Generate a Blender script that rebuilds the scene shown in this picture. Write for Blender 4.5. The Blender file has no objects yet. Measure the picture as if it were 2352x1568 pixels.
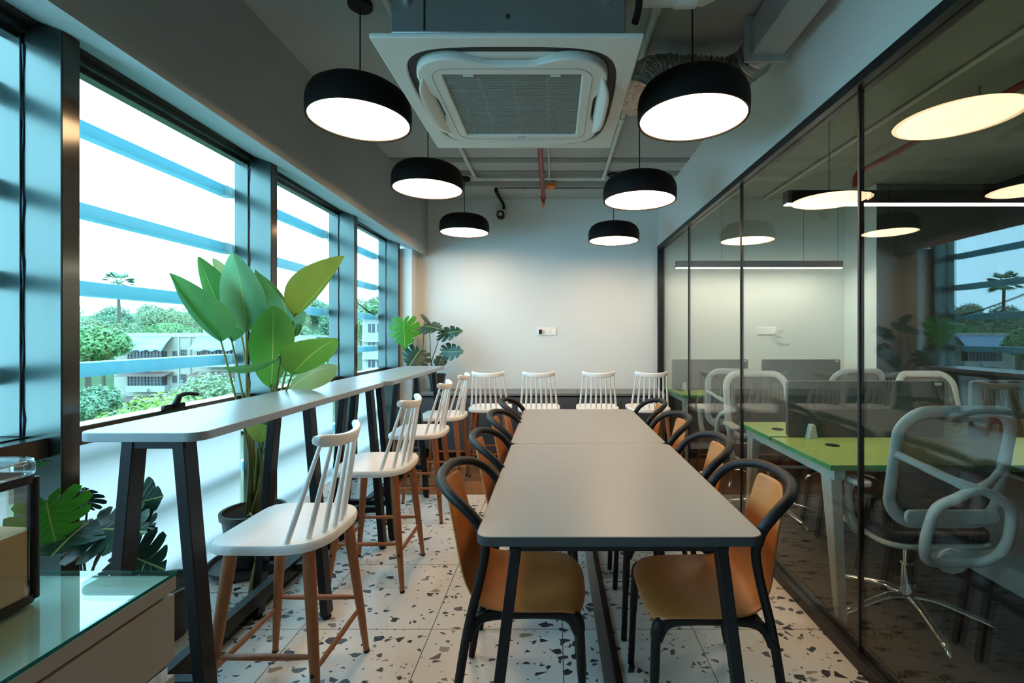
import bpy, math, random
from mathutils import Vector, Matrix, Euler
R = math.radians
sc = bpy.context.scene
COL = sc.collection

# ------------------------------------------------------------------ camera
F = 1066.0; VX = 1273.0; VY = 769.0; EYE = 1.35
cam = bpy.data.cameras.new('camera'); camo = bpy.data.objects.new('camera', cam); COL.objects.link(camo)
camo.location = (0, 0, EYE); camo.rotation_euler = (R(90), 0, 0)
cam.sensor_width = 36; cam.lens = F / 2352 * 36
cam.shift_x = -(VX - 1176) / 2352; cam.shift_y = -(784 - VY) / 2352
cam.clip_start = 0.02; cam.clip_end = 500
sc.camera = camo

# ------------------------------------------------------------------ world, exposure
SKY = (0.45, 0.79, 1.0); SKY_STRENGTH = 10.3
w = bpy.data.worlds.new('overcast_sky'); sc.world = w; w.use_nodes = True
bg = w.node_tree.nodes['Background']; bg.inputs[0].default_value = (*SKY, 1); bg.inputs[1].default_value = SKY_STRENGTH
sc.view_settings.view_transform = 'Standard'; sc.view_settings.look = 'None'
sc.view_settings.gamma = 1; sc.view_settings.use_curve_mapping = False
sc.view_settings.exposure = 0.12
LAMP = (1.0, 0.66, 0.37); LAMP_STRENGTH = 18.0
OFFICE = (1.0, 0.95, 0.80); OFFICE_STRENGTH = 44.0
cy = sc.cycles
cy.use_denoising = True
cy.max_bounces = 10; cy.diffuse_bounces = 6; cy.glossy_bounces = 5; cy.transmission_bounces = 6; cy.transparent_max_bounces = 24
cy.sample_clamp_indirect = 6.0
cy.caustics_reflective = False; cy.caustics_refractive = False

def P(px, py, Y):
    return Vector(((px - VX) * Y / F, Y, EYE - (py - VY) * Y / F))

# ------------------------------------------------------------------ materials
def new_mat(name):
    m = bpy.data.materials.new(name); m.use_nodes = True
    nt = m.node_tree; nt.nodes.clear()
    out = nt.nodes.new('ShaderNodeOutputMaterial')
    return m, nt, out

def N(nt, kind, **kw):
    n = nt.nodes.new(kind)
    for k, v in kw.items():
        if k.startswith('i_'):
            n.inputs[int(k[2:])].default_value = v
        else:
            setattr(n, k, v)
    return n

def math_n(nt, op, a, b=None, c=None):
    n = nt.nodes.new('ShaderNodeMath'); n.operation = op
    for i, x in enumerate((a, b, c)):
        if x is None: continue
        if hasattr(x, 'is_linked'): nt.links.new(x, n.inputs[i])
        else: n.inputs[i].default_value = x
    return n.outputs[0]

def mix_col(nt, fac, a, b, blend='MIX'):
    n = nt.nodes.new('ShaderNodeMix'); n.data_type = 'RGBA'; n.blend_type = blend
    for s, x in ((n.inputs['Factor'], fac), (n.inputs[6], a), (n.inputs[7], b)):
        if hasattr(x, 'is_linked'): nt.links.new(x, s)
        elif isinstance(x, (int, float)): s.default_value = x
        else: s.default_value = (*x, 1) if len(x) == 3 else x
    return n.outputs[2]

def pbr(name, col, rough=0.5, metal=0.0, var=0.06, scale=8.0, bump=0.0, bscale=60.0, spec=0.5, stretch=(1, 1, 1), coat=0.0, col2=None):
    m, nt, out = new_mat(name)
    b = N(nt, 'ShaderNodeBsdfPrincipled')
    b.inputs['Roughness'].default_value = rough; b.inputs['Metallic'].default_value = metal
    b.inputs['Specular IOR Level'].default_value = spec
    if coat: b.inputs['Coat Weight'].default_value = coat; b.inputs['Coat Roughness'].default_value = 0.1
    tc = N(nt, 'ShaderNodeTexCoord'); mp = N(nt, 'ShaderNodeMapping')
    mp.inputs['Scale'].default_value = stretch
    nt.links.new(tc.outputs['Object'], mp.inputs[0])
    no = N(nt, 'ShaderNodeTexNoise'); no.inputs['Scale'].default_value = scale; no.inputs['Detail'].default_value = 5
    nt.links.new(mp.outputs[0], no.inputs['Vector'])
    c2 = col2 if col2 else tuple(min(1, c * (1 - 2 * var)) for c in col)
    cc = mix_col(nt, no.outputs[0], c2, col if col2 else tuple(min(1, c * (1 + var)) for c in col))
    nt.links.new(cc, b.inputs['Base Color'])
    if bump:
        n2 = N(nt, 'ShaderNodeTexNoise'); n2.inputs['Scale'].default_value = bscale; n2.inputs['Detail'].default_value = 3
        nt.links.new(mp.outputs[0], n2.inputs['Vector'])
        bp = N(nt, 'ShaderNodeBump'); bp.inputs['Strength'].default_value = bump; bp.inputs['Distance'].default_value = 0.01
        nt.links.new(n2.outputs[0], bp.inputs['Height']); nt.links.new(bp.outputs[0], b.inputs['Normal'])
    nt.links.new(b.outputs[0], out.inputs[0])
    return m

def emit(name, col, s):
    m, nt, out = new_mat(name)
    e = N(nt, 'ShaderNodeEmission'); e.inputs[0].default_value = (*col, 1); e.inputs[1].default_value = s
    nt.links.new(e.outputs[0], out.inputs[0]); return m

def pane_mat(name, tint, f0=0.045, rough=0.0):
    """clear sheet glass: straight-through transparency with a Schlick mirror reflection"""
    m, nt, out = new_mat(name)
    g = N(nt, 'ShaderNodeNewGeometry')
    dt = N(nt, 'ShaderNodeVectorMath', operation='DOT_PRODUCT')
    nt.links.new(g.outputs['Incoming'], dt.inputs[0]); nt.links.new(g.outputs['Normal'], dt.inputs[1])
    c = math_n(nt, 'ABSOLUTE', dt.outputs['Value'])
    p = math_n(nt, 'POWER', math_n(nt, 'SUBTRACT', 1.0, c), 5.0)
    fr = math_n(nt, 'ADD', math_n(nt, 'MULTIPLY', p, 1 - f0), f0)
    t = N(nt, 'ShaderNodeBsdfTransparent'); t.inputs[0].default_value = (*tint, 1)
    gl = N(nt, 'ShaderNodeBsdfGlossy'); gl.inputs['Roughness'].default_value = rough
    mx = N(nt, 'ShaderNodeMixShader'); nt.links.new(fr, mx.inputs[0])
    nt.links.new(t.outputs[0], mx.inputs[1]); nt.links.new(gl.outputs[0], mx.inputs[2])
    nt.links.new(mx.outputs[0], out.inputs[0]); return m

def frosted_mat(name, col, spec):
    m, nt, out = new_mat(name)
    t = N(nt, 'ShaderNodeBsdfTranslucent'); t.inputs[0].default_value = (*col, 1)
    d = N(nt, 'ShaderNodeBsdfDiffuse'); d.inputs[0].default_value = (0.5, 0.55, 0.56, 1)
    r = N(nt, 'ShaderNodeBsdfRefraction'); r.inputs['Roughness'].default_value = 0.42; r.inputs['IOR'].default_value = 1.02
    r.inputs[0].default_value = (*[c * 0.55 for c in col], 1)
    a = N(nt, 'ShaderNodeMixShader'); a.inputs[0].default_value = 0.35
    nt.links.new(t.outputs[0], a.inputs[1]); nt.links.new(r.outputs[0], a.inputs[2])
    b = N(nt, 'ShaderNodeMixShader'); b.inputs[0].default_value = 0.12
    nt.links.new(a.outputs[0], b.inputs[1]); nt.links.new(d.outputs[0], b.inputs[2])
    nt.links.new(b.outputs[0], out.inputs[0]); return m

def leaf_mat(name, c1, c2, trans=0.45, tcol=None, vein=42.0, rough=0.35):
    m, nt, out = new_mat(name)
    uv = N(nt, 'ShaderNodeUVMap'); sp = N(nt, 'ShaderNodeSeparateXYZ'); nt.links.new(uv.outputs[0], sp.inputs[0])
    ua = math_n(nt, 'ABSOLUTE', math_n(nt, 'SUBTRACT', sp.outputs[0], 0.5))
    ph = math_n(nt, 'SUBTRACT', math_n(nt, 'MULTIPLY', sp.outputs[1], vein), math_n(nt, 'MULTIPLY', ua, vein * 0.55))
    wv = math_n(nt, 'MULTIPLY', math_n(nt, 'ADD', math_n(nt, 'SINE', math_n(nt, 'MULTIPLY', ph, 6.283)), 1.0), 0.5)
    tc = N(nt, 'ShaderNodeTexCoord'); no = N(nt, 'ShaderNodeTexNoise'); no.inputs['Scale'].default_value = 7
    nt.links.new(tc.outputs['Object'], no.inputs['Vector'])
    c = mix_col(nt, no.outputs[0], c1, c2)
    c = mix_col(nt, math_n(nt, 'MULTIPLY', wv, 0.13), c, tuple(min(1, x * 1.9 + 0.02) for x in c2))
    rib = math_n(nt, 'LESS_THAN', ua, 0.012)
    c = mix_col(nt, math_n(nt, 'MULTIPLY', rib, 0.7), c, (0.45, 0.55, 0.16))
    b = N(nt, 'ShaderNodeBsdfPrincipled'); b.inputs['Roughness'].default_value = rough
    nt.links.new(c, b.inputs['Base Color'])
    bp = N(nt, 'ShaderNodeBump'); bp.inputs['Strength'].default_value = 0.25; bp.inputs['Distance'].default_value = 0.004
    nt.links.new(wv, bp.inputs['Height']); nt.links.new(bp.outputs[0], b.inputs['Normal'])
    t = N(nt, 'ShaderNodeBsdfTranslucent')
    if tcol: t.inputs[0].default_value = (*tcol, 1)
    else: nt.links.new(c, t.inputs[0])
    mx = N(nt, 'ShaderNodeMixShader'); mx.inputs[0].default_value = trans
    nt.links.new(b.outputs[0], mx.inputs[1]); nt.links.new(t.outputs[0], mx.inputs[2])
    nt.links.new(mx.outputs[0], out.inputs[0]); return m

def terrazzo_mat(name, ox, oy, size=0.6, base=(0.80, 0.78, 0.73)):
    m, nt, out = new_mat(name)
    g = N(nt, 'ShaderNodeNewGeometry'); pos = g.outputs['Position']
    sp = N(nt, 'ShaderNodeSeparateXYZ'); nt.links.new(pos, sp.inputs[0])
    no = N(nt, 'ShaderNodeTexNoise'); no.inputs['Scale'].default_value = 5; no.inputs['Detail'].default_value = 6
    nt.links.new(pos, no.inputs['Vector'])
    col = mix_col(nt, no.outputs[0], tuple(c * 0.93 for c in base), base)
    ramps = []
    def layer(col, scale, edge, sel, seed):
        mp = N(nt, 'ShaderNodeMapping'); mp.inputs['Location'].default_value = (seed, seed * 1.7, 0); mp.inputs['Rotation'].default_value = (0, 0, seed)
        mp.inputs['Scale'].default_value = (1, 1.25, 1)
        nt.links.new(pos, mp.inputs[0])
        a = N(nt, 'ShaderNodeTexVoronoi', voronoi_dimensions='2D', feature='DISTANCE_TO_EDGE'); a.inputs['Scale'].default_value = scale
        b = N(nt, 'ShaderNodeTexVoronoi', voronoi_dimensions='2D', feature='F1'); b.inputs['Scale'].default_value = scale
        nt.links.new(mp.outputs[0], a.inputs['Vector']); nt.links.new(mp.outputs[0], b.inputs['Vector'])
        s = N(nt, 'ShaderNodeSeparateColor'); nt.links.new(b.outputs['Color'], s.inputs[0])
        # threshold varies from chip to chip so that chip sizes differ
        th = math_n(nt, 'ADD', math_n(nt, 'MULTIPLY', s.outputs[2], edge * 0.9), edge * 0.6)
        mk = math_n(nt, 'MULTIPLY', math_n(nt, 'GREATER_THAN', a.outputs['Distance'], th), math_n(nt, 'GREATER_THAN', s.outputs[0], 1 - sel))
        cr = N(nt, 'ShaderNodeValToRGB'); cr.color_ramp.interpolation = 'CONSTANT'
        e = cr.color_ramp.elements; e[0].position = 0; e[0].color = (0.022, 0.026, 0.034, 1); e[1].position = 0.52; e[1].color = (0.065, 0.08, 0.088, 1)
        for p_, c_ in ((0.70, (0.25, 0.26, 0.25)), (0.82, (0.36, 0.28, 0.19)), (0.92, (0.03, 0.035, 0.04))):
            k = e.new(p_); k.color = (*c_, 1)
        nt.links.new(s.outputs[1], cr.inputs[0])
        n2 = N(nt, 'ShaderNodeTexNoise'); n2.inputs['Scale'].default_value = 90; nt.links.new(pos, n2.inputs['Vector'])
        cc = mix_col(nt, math_n(nt, 'MULTIPLY', n2.outputs[0], 0.10), cr.outputs[0], (0.3, 0.3, 0.3))
        return mix_col(nt, mk, col, cc)
    col = layer(col, 72, 0.2, 0.035, 3.1)
    col = layer(col, 36, 0.16, 0.07, 1.3)
    col = layer(col, 22.0, 0.15, 0.12, 0.4)
    def line(axis, o):
        x = math_n(nt, 'DIVIDE', math_n(nt, 'SUBTRACT', sp.outputs[axis], o), size)
        fr = math_n(nt, 'FRACT', math_n(nt, 'ADD', x, 100.5))
        return math_n(nt, 'LESS_THAN', math_n(nt, 'ABSOLUTE', math_n(nt, 'SUBTRACT', fr, 0.5)), 0.0022 / size)
    j = math_n(nt, 'MAXIMUM', line(0, ox), line(1, oy))
    col = mix_col(nt, j, col, (0.10, 0.10, 0.09))
    b = N(nt, 'ShaderNodeBsdfPrincipled'); b.inputs['Roughness'].default_value = 0.32
    nt.links.new(col, b.inputs['Base Color'])
    nt.links.new(b.outputs[0], out.inputs[0]); return m

def wood_mat(name, c1, c2, plank=None, rough=0.45, stretch=(1, 12, 1), scale=5):
    m, nt, out = new_mat(name)
    tc = N(nt, 'ShaderNodeTexCoord'); mp = N(nt, 'ShaderNodeMapping'); mp.inputs['Scale'].default_value = stretch
    nt.links.new(tc.outputs['Object'], mp.inputs[0])
    no = N(nt, 'ShaderNodeTexNoise'); no.inputs['Scale'].default_value = scale; no.inputs['Detail'].default_value = 7; no.inputs['Distortion'].default_value = 0.6
    nt.links.new(mp.outputs[0], no.inputs['Vector'])
    col = mix_col(nt, no.outputs[0], c1, c2)
    if plank:
        br = N(nt, 'ShaderNodeTexBrick'); br.inputs['Scale'].default_value = 1.0
        br.inputs['Brick Width'].default_value = 0.9; br.inputs['Row Height'].default_value = plank
        br.inputs['Mortar Size'].default_value = 0.0012; br.inputs['Mortar'].default_value = (0.02, 0.012, 0.006, 1)
        br.inputs['Color1'].default_value = (0.55, 0.5, 0.45, 1); br.inputs['Color2'].default_value = (1.25, 1.15, 1.0, 1)
        nt.links.new(tc.outputs['Object'], br.inputs['Vector'])
        col = mix_col(nt, 1.0, col, br.outputs['Color'], 'MULTIPLY')
    b = N(nt, 'ShaderNodeBsdfPrincipled'); b.inputs['Roughness'].default_value = rough
    nt.links.new(col, b.inputs['Base Color']); nt.links.new(b.outputs[0], out.inputs[0]); return m

def mesh_fabric(name, col, hole):
    m, nt, out = new_mat(name)
    tc = N(nt, 'ShaderNodeTexCoord'); sp = N(nt, 'ShaderNodeSeparateXYZ'); nt.links.new(tc.outputs['Object'], sp.inputs[0])
    sx = math_n(nt, 'SINE', math_n(nt, 'MULTIPLY', sp.outputs[0], 900)); sz = math_n(nt, 'SINE', math_n(nt, 'MULTIPLY', sp.outputs[2], 700))
    h = math_n(nt, 'GREATER_THAN', math_n(nt, 'MULTIPLY', sx, sz), 1 - 2 * hole)
    b = N(nt, 'ShaderNodeBsdfPrincipled'); b.inputs['Base Color'].default_value = (*col, 1); b.inputs['Roughness'].default_value = 0.7
    t = N(nt, 'ShaderNodeBsdfTransparent')
    mx = N(nt, 'ShaderNodeMixShader'); nt.links.new(h, mx.inputs[0]); nt.links.new(b.outputs[0], mx.inputs[1]); nt.links.new(t.outputs[0], mx.inputs[2])
    nt.links.new(mx.outputs[0], out.inputs[0]); return m

M = {}
M['wall'] = pbr('painted_wall', (0.74, 0.75, 0.73), 0.75, var=0.02, scale=3, bump=0.05, bscale=140)
M['bulkhead'] = pbr('shaded_bulkhead', (0.37, 0.38, 0.375), 0.75, var=0.02, scale=3, bump=0.05, bscale=140)  # darker copy of the wall paint: shade above the windows put into the colour
M['ceiling'] = pbr('shaded_ceiling', (0.41, 0.42, 0.405), 0.8, var=0.03, scale=3)  # pale ceiling greyed: the dim upper room is put into its colour
M['shade_wall'] = pbr('unlit_office_wall', (0.055, 0.06, 0.058), 0.7, var=0.04)  # dimness of the office put into the wall colour
M['ceilingstrip'] = pbr('grey_ceiling_strip', (0.20, 0.21, 0.20), 0.8, var=0.03)
M['terrazzo'] = terrazzo_mat('terrazzo_tiles', 0.037, 3.93)
M['terrazzo2'] = terrazzo_mat('terrazzo_ledge_tiles', 0.037, 2.29, base=(0.78, 0.79, 0.76))
M['woodfloor'] = wood_mat('wood_plank_floor', (0.16, 0.07, 0.03), (0.42, 0.21, 0.09), plank=0.11, stretch=(3, 30, 1), scale=3)
M['carpet'] = pbr('dark_office_carpet', (0.026, 0.024, 0.023), 0.95, var=0.3, scale=60, bump=0.3, bscale=300)
M['alu'] = pbr('anodised_window_frame', (0.078, 0.10, 0.092), 0.26, metal=0.85, var=0.12, scale=5, stretch=(1, 1, 0.2))
M['alu_dark'] = pbr('dark_window_frame', (0.10, 0.095, 0.085), 0.13, metal=0.6, var=0.1)
M['sealant'] = pbr('blue_sealant', (0.015, 0.03, 0.075), 0.5)
M['pane'] = pane_mat('window_glass', (0.86, 0.96, 0.98))
M['partition'] = pane_mat('partition_glass', (0.94, 0.955, 0.92), 0.06)
M['frosted'] = frosted_mat('frosted_window_film', (0.70, 0.69, 0.68), 0.1)
M['black_frame'] = pbr('black_metal_frame', (0.012, 0.012, 0.013), 0.4, var=0.1)
M['granite'] = pbr('black_granite_face', (0.018, 0.017, 0.016), 0.12, var=0.3, scale=40)
M['black_steel'] = pbr('black_powder_coat', (0.006, 0.008, 0.011), 0.45, var=0.1, scale=30, spec=0.3)
M['black_plastic'] = pbr('matt_black_plastic', (0.007, 0.007, 0.008), 0.5, var=0.1, scale=30, spec=0.3)
M['bar_top'] = pbr('grey_bar_laminate', (0.28, 0.30, 0.31), 0.30, var=0.04, scale=30)
M['table_top'] = pbr('taupe_table_laminate', (0.30, 0.275, 0.245), 0.34, var=0.04, scale=60, stretch=(6, 0.6, 1), bump=0.03, bscale=300)
M['table_edge'] = pbr('dark_table_edge', (0.04, 0.044, 0.048), 0.4)
M['ply'] = wood_mat('orange_plywood', (0.44, 0.14, 0.032), (0.54, 0.195, 0.05), rough=0.4, stretch=(1.5, 14, 1.5))
M['beech'] = wood_mat('stained_beech', (0.27, 0.078, 0.024), (0.42, 0.145, 0.048), rough=0.42, stretch=(9, 9, 1))
M['white_plastic'] = pbr('white_plastic', (0.90, 0.885, 0.865), 0.38, var=0.01)
M['chair_white'] = pbr('office_chair_plastic', (0.55, 0.58, 0.58), 0.4, var=0.02)
M['cabinet_grey'] = pbr('slate_cabinet_laminate', (0.075, 0.085, 0.095), 0.45, var=0.05)
M['cabinet_top'] = pbr('slate_cabinet_top', (0.16, 0.17, 0.175), 0.45, var=0.05)
M['cab_white'] = pbr('shaded_drawer_laminate', (0.30, 0.26, 0.225), 0.45, var=0.02)  # white laminate browned: shade of the near corner put into the colour
M['glass_top'] = pane_mat('counter_glass', (0.82, 0.93, 0.90), 0.06)
M['glass_edge'] = pbr('green_glass_edge', (0.01, 0.12, 0.10), 0.1, var=0.05)
M['marble'] = pbr('white_counter_surface', (0.62, 0.61, 0.58), 0.25, var=0.05, scale=2.5)
M['chrome'] = pbr('chrome', (0.75, 0.75, 0.76), 0.12, metal=1.0, var=0.02)
M['foil'] = pbr('foil_duct', (0.55, 0.54, 0.52), 0.28, metal=1.0, var=0.25, scale=14, bump=1.0, bscale=45)
M['galv'] = pbr('galvanised_steel', (0.30, 0.33, 0.35), 0.42, metal=0.8, var=0.1, scale=9)
M['ac_white'] = pbr('air_conditioner_plastic', (0.66, 0.67, 0.63), 0.5, var=0.02)
M['ac_grille'] = pbr('grey_intake_grille', (0.30, 0.30, 0.26), 0.6, var=0.04)
M['ac_dark'] = pbr('dark_air_outlet', (0.02, 0.022, 0.022), 0.6)
M['duct_grey'] = pbr('painted_grey_duct', (0.42, 0.42, 0.40), 0.6, var=0.04)
M['pipe_white'] = pbr('white_conduit', (0.66, 0.67, 0.64), 0.5, var=0.03)
M['pipe_red'] = pbr('red_sprinkler_pipe', (0.30, 0.035, 0.03), 0.4, var=0.08)
M['orange'] = pbr('orange_sounder', (0.85, 0.19, 0.02), 0.4)
M['grey_plastic'] = pbr('grey_plastic', (0.22, 0.23, 0.26), 0.5)
M['desk_green'] = pbr('green_desk_laminate', (0.34, 0.46, 0.14), 0.4, var=0.03)
M['desk_edge'] = pbr('green_desk_edge', (0.10, 0.36, 0.14), 0.4)
M['desk_frame'] = pbr('pale_desk_frame', (0.55, 0.58, 0.57), 0.45)
M['screen_fabric'] = pbr('grey_screen_fabric', (0.085, 0.10, 0.11), 0.9, var=0.1, scale=200, bump=0.1, bscale=400)
M['seat_fabric'] = pbr('dark_seat_fabric', (0.045, 0.045, 0.05), 0.9, var=0.4, scale=250)
M['mesh'] = mesh_fabric('chair_back_mesh', (0.13, 0.13, 0.13), 0.15)
M['lamp_disc'] = emit('lamp_diffuser', LAMP, LAMP_STRENGTH)
M['lamp_black'] = pbr('matt_black_lamp', (0.006, 0.0055, 0.0055), 0.65, var=0.1, spec=0.2)
M['office_led'] = emit('linear_led', OFFICE, OFFICE_STRENGTH)
M['soil'] = pbr('potting_soil', (0.035, 0.022, 0.014), 0.95, var=0.5, scale=80, bump=0.8, bscale=90)
M['pot'] = pbr('dark_plastic_pot', (0.022, 0.024, 0.028), 0.45, var=0.1)
M['leaf_a'] = leaf_mat('broad_leaf', (0.04, 0.15, 0.045), (0.10, 0.27, 0.055), 0.40)
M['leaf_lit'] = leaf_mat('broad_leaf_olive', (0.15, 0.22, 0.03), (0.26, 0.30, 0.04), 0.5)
M['leaf_mid'] = leaf_mat('broad_leaf_fresh', (0.055, 0.19, 0.028), (0.12, 0.31, 0.04), 0.5)
M['leaf_pale'] = leaf_mat('broad_leaf_pale', (0.10, 0.30, 0.15), (0.18, 0.42, 0.22), 0.5)
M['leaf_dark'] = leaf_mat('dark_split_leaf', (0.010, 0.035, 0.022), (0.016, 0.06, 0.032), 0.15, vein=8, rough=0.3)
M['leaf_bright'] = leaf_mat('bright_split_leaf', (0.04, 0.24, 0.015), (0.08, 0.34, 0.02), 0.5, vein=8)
M['leaf_dry'] = leaf_mat('wilted_leaf', (0.20, 0.24, 0.06), (0.36, 0.34, 0.15), 0.35)
M['stem'] = pbr('plant_stem', (0.15, 0.17, 0.035), 0.5, var=0.2)
M['stem_dark'] = pbr('dark_plant_stem', (0.04, 0.07, 0.03), 0.5, var=0.2)
def acrylic(name, col, fac):
    m = pbr(name, col, 0.3, var=0.08, scale=3); nt = m.node_tree
    out = [n for n in nt.nodes if n.type == 'OUTPUT_MATERIAL'][0]; b = [n for n in nt.nodes if n.type == 'BSDF_PRINCIPLED'][0]
    t = N(nt, 'ShaderNodeBsdfTranslucent'); t.inputs[0].default_value = (*col, 1)
    mx = N(nt, 'ShaderNodeMixShader'); mx.inputs[0].default_value = fac
    nt.links.new(b.outputs[0], mx.inputs[1]); nt.links.new(t.outputs[0], mx.inputs[2]); nt.links.new(mx.outputs[0], out.inputs[0]); return m
M['fin'] = acrylic('blue_louvre_blade', (0.40, 0.68, 0.74), 0.5)
M['fin_end'] = acrylic('pale_louvre_bracket', (0.62, 0.74, 0.75), 0.5)
M['powder'] = pbr('beige_powder', (0.62, 0.46, 0.27), 0.95, var=0.1, scale=15, bump=0.4, bscale=40)
M['canister'] = pane_mat('clear_canister_plastic', (0.93, 0.93, 0.92), 0.05, 0.03)

# ------------------------------------------------------------------ mesh builder
class MB:
    def __init__(s): s.v = []; s.f = []; s.uv = {}
    def add(s, vs, fs, uvs=None):
        o = len(s.v); s.v += [tuple(v) for v in vs]
        s.f += [tuple(i + o for i in f) for f in fs]
        if uvs:
            for i, u in enumerate(uvs): s.uv[o + i] = u
        return s
    def box(s, x0, y0, z0, x1, y1, z1):
        x0, x1 = min(x0, x1), max(x0, x1); y0, y1 = min(y0, y1), max(y0, y1); z0, z1 = min(z0, z1), max(z0, z1)
        return s.add([(x0, y0, z0), (x1, y0, z0), (x1, y1, z0), (x0, y1, z0), (x0, y0, z1), (x1, y0, z1), (x1, y1, z1), (x0, y1, z1)],
                     [(0, 3, 2, 1), (4, 5, 6, 7), (0, 1, 5, 4), (1, 2, 6, 5), (2, 3, 7, 6), (3, 0, 4, 7)])
    def hexa(s, p8):
        return s.add(p8, [(0, 3, 2, 1), (4, 5, 6, 7), (0, 1, 5, 4), (1, 2, 6, 5), (2, 3, 7, 6), (3, 0, 4, 7)])
    def bar(s, p, q, wd, dp, side=(0, 1, 0), wd2=None, dp2=None):
        """rectangular bar from p to q; dp measured along `side`, wd across"""
        p = Vector(p); q = Vector(q); ax = (q - p).normalized(); sd = Vector(side); sd = (sd - ax * sd.dot(ax)).normalized(); wv = ax.cross(sd)
        wd2 = wd if wd2 is None else wd2; dp2 = dp if dp2 is None else dp2
        vs = []
        for c, a, b in ((p, wd, dp), (q, wd2, dp2)):
            for i, j in ((-1, -1), (1, -1), (1, 1), (-1, 1)): vs.append(c + wv * (i * a / 2) + sd * (j * b / 2))
        return s.hexa(vs)
    def tube(s, pts, r, n=10, closed=False, flat=1.0, up=None):
        pts = [Vector(p) for p in pts]; k = len(pts)
        rr = r if isinstance(r, (list, tuple)) else [r] * k
        vs = []; fs = []
        nrm = None
        for i in range(k):
            if closed: t = pts[(i + 1) % k] - pts[i - 1]
            else: t = pts[min(i + 1, k - 1)] - pts[max(i - 1, 0)]
            t.normalize()
            if nrm is None:
                u = Vector(up) if up else (Vector((0, 0, 1)) if abs(t.z) < 0.9 else Vector((1, 0, 0)))
                nrm = (u - t * u.dot(t)).normalized()
            else:
                nrm = (nrm - t * nrm.dot(t)); nrm = nrm.normalized() if nrm.length > 1e-6 else Vector((1, 0, 0))
            b = t.cross(nrm)
            for j in range(n):
                a = 2 * math.pi * j / n
                vs.append(pts[i] + nrm * (math.cos(a) * rr[i]) + b * (math.sin(a) * rr[i] * flat))
        for i in range(k if closed else k - 1):
            for j in range(n):
                a = i * n + j; b2 = i * n + (j + 1) % n; i2 = (i + 1) % k
                fs.append((a, b2, i2 * n + (j + 1) % n, i2 * n + j))
        if not closed:
            fs.append(tuple(range(n - 1, -1, -1))); fs.append(tuple((k - 1) * n + j for j in range(n)))
        return s.add(vs, fs)
    def lathe(s, prof, c=(0, 0, 0), n=32, cap0=True, cap1=True):
        vs = []; fs = []; k = len(prof)
        for r, z in prof:
            for j in range(n):
                a = 2 * math.pi * j / n; vs.append((c[0] + r * math.cos(a), c[1] + r * math.sin(a), c[2] + z))
        for i in range(k - 1):
            for j in range(n):
                fs.append((i * n + j, i * n + (j + 1) % n, (i + 1) * n + (j + 1) % n, (i + 1) * n + j))
        if cap0: fs.append(tuple(range(n - 1, -1, -1)))
        if cap1: fs.append(tuple((k - 1) * n + j for j in range(n)))
        return s.add(vs, fs)
    def prism(s, poly, a0, a1, axis='z'):
        n = len(poly)
        def m(p, a): return {'z': (p[0], p[1], a), 'y': (p[0], a, p[1]), 'x': (a, p[0], p[1])}[axis]
        vs = [m(p, a0) for p in poly] + [m(p, a1) for p in poly]
        fs = [tuple(range(n - 1, -1, -1)), tuple(range(n, 2 * n))] + [(i, (i + 1) % n, n + (i + 1) % n, n + i) for i in range(n)]
        return s.add(vs, fs)
    def ring(s, outer, inner, a0, a1, axis='z'):
        n = len(outer)
        def m(p, a): return {'z': (p[0], p[1], a), 'y': (p[0], a, p[1]), 'x': (a, p[0], p[1])}[axis]
        vs = [m(p, a0) for p in outer] + [m(p, a0) for p in inner] + [m(p, a1) for p in outer] + [m(p, a1) for p in inner]
        fs = []
        for i in range(n):
            j = (i + 1) % n
            fs += [(i, n + i, n + j, j), (2 * n + i, 2 * n + j, 3 * n + j, 3 * n + i), (i, j, 2 * n + j, 2 * n + i), (n + i, 3 * n + i, 3 * n + j, n + j)]
        return s.add(vs, fs)
    def grid(s, rows, uvs=None, close=False):
        n = len(rows[0]); vs = [p for r in rows for p in r]; fs = []
        for i in range(len(rows) - 1):
            for j in range(n - 1): fs.append((i * n + j, i * n + j + 1, (i + 1) * n + j + 1, (i + 1) * n + j))
        return s.add(vs, fs, uvs)
    def build(s, name, mat, parent=None, bevel=0, seg=2, sub=0, solid=0, angle=38, flip=True):
        me = bpy.data.meshes.new(name); me.from_pydata(s.v, [], s.f)
        if s.uv:
            ul = me.uv_layers.new(name='UVMap')
            for lp in me.loops: ul.data[lp.index].uv = s.uv.get(lp.vertex_index, (0, 0))
        me.materials.append(mat)
        import bmesh
        bm = bmesh.new(); bm.from_mesh(me)
        if flip: bmesh.ops.recalc_face_normals(bm, faces=bm.faces)
        bm.to_mesh(me); bm.free()
        me.polygons.foreach_set('use_smooth', [True] * len(me.polygons))
        me.set_sharp_from_angle(angle=R(angle))
        o = bpy.data.objects.new(name, me); COL.objects.link(o)
        if parent: o.parent = parent
        if solid:
            md = o.modifiers.new('solid', 'SOLIDIFY'); md.thickness = solid; md.offset = 0
        if sub:
            md = o.modifiers.new('sub', 'SUBSURF'); md.levels = sub; md.render_levels = sub
        if bevel:
            md = o.modifiers.new('bevel', 'BEVEL'); md.width = bevel; md.segments = seg; md.limit_method = 'ANGLE'; md.angle_limit = R(40)
        return o

def rrect(w_, h_, r, n=6, cx=0, cy_=0):
    pts = []
    for qx, qy, a0 in ((1, 1, 0), (-1, 1, 90), (-1, -1, 180), (1, -1, 270)):
        for i in range(n + 1):
            a = R(a0 + 90 * i / n); pts.append((cx + qx * (w_ / 2 - r) + r * math.cos(a), cy_ + qy * (h_ / 2 - r) + r * math.sin(a)))
    return pts

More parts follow.
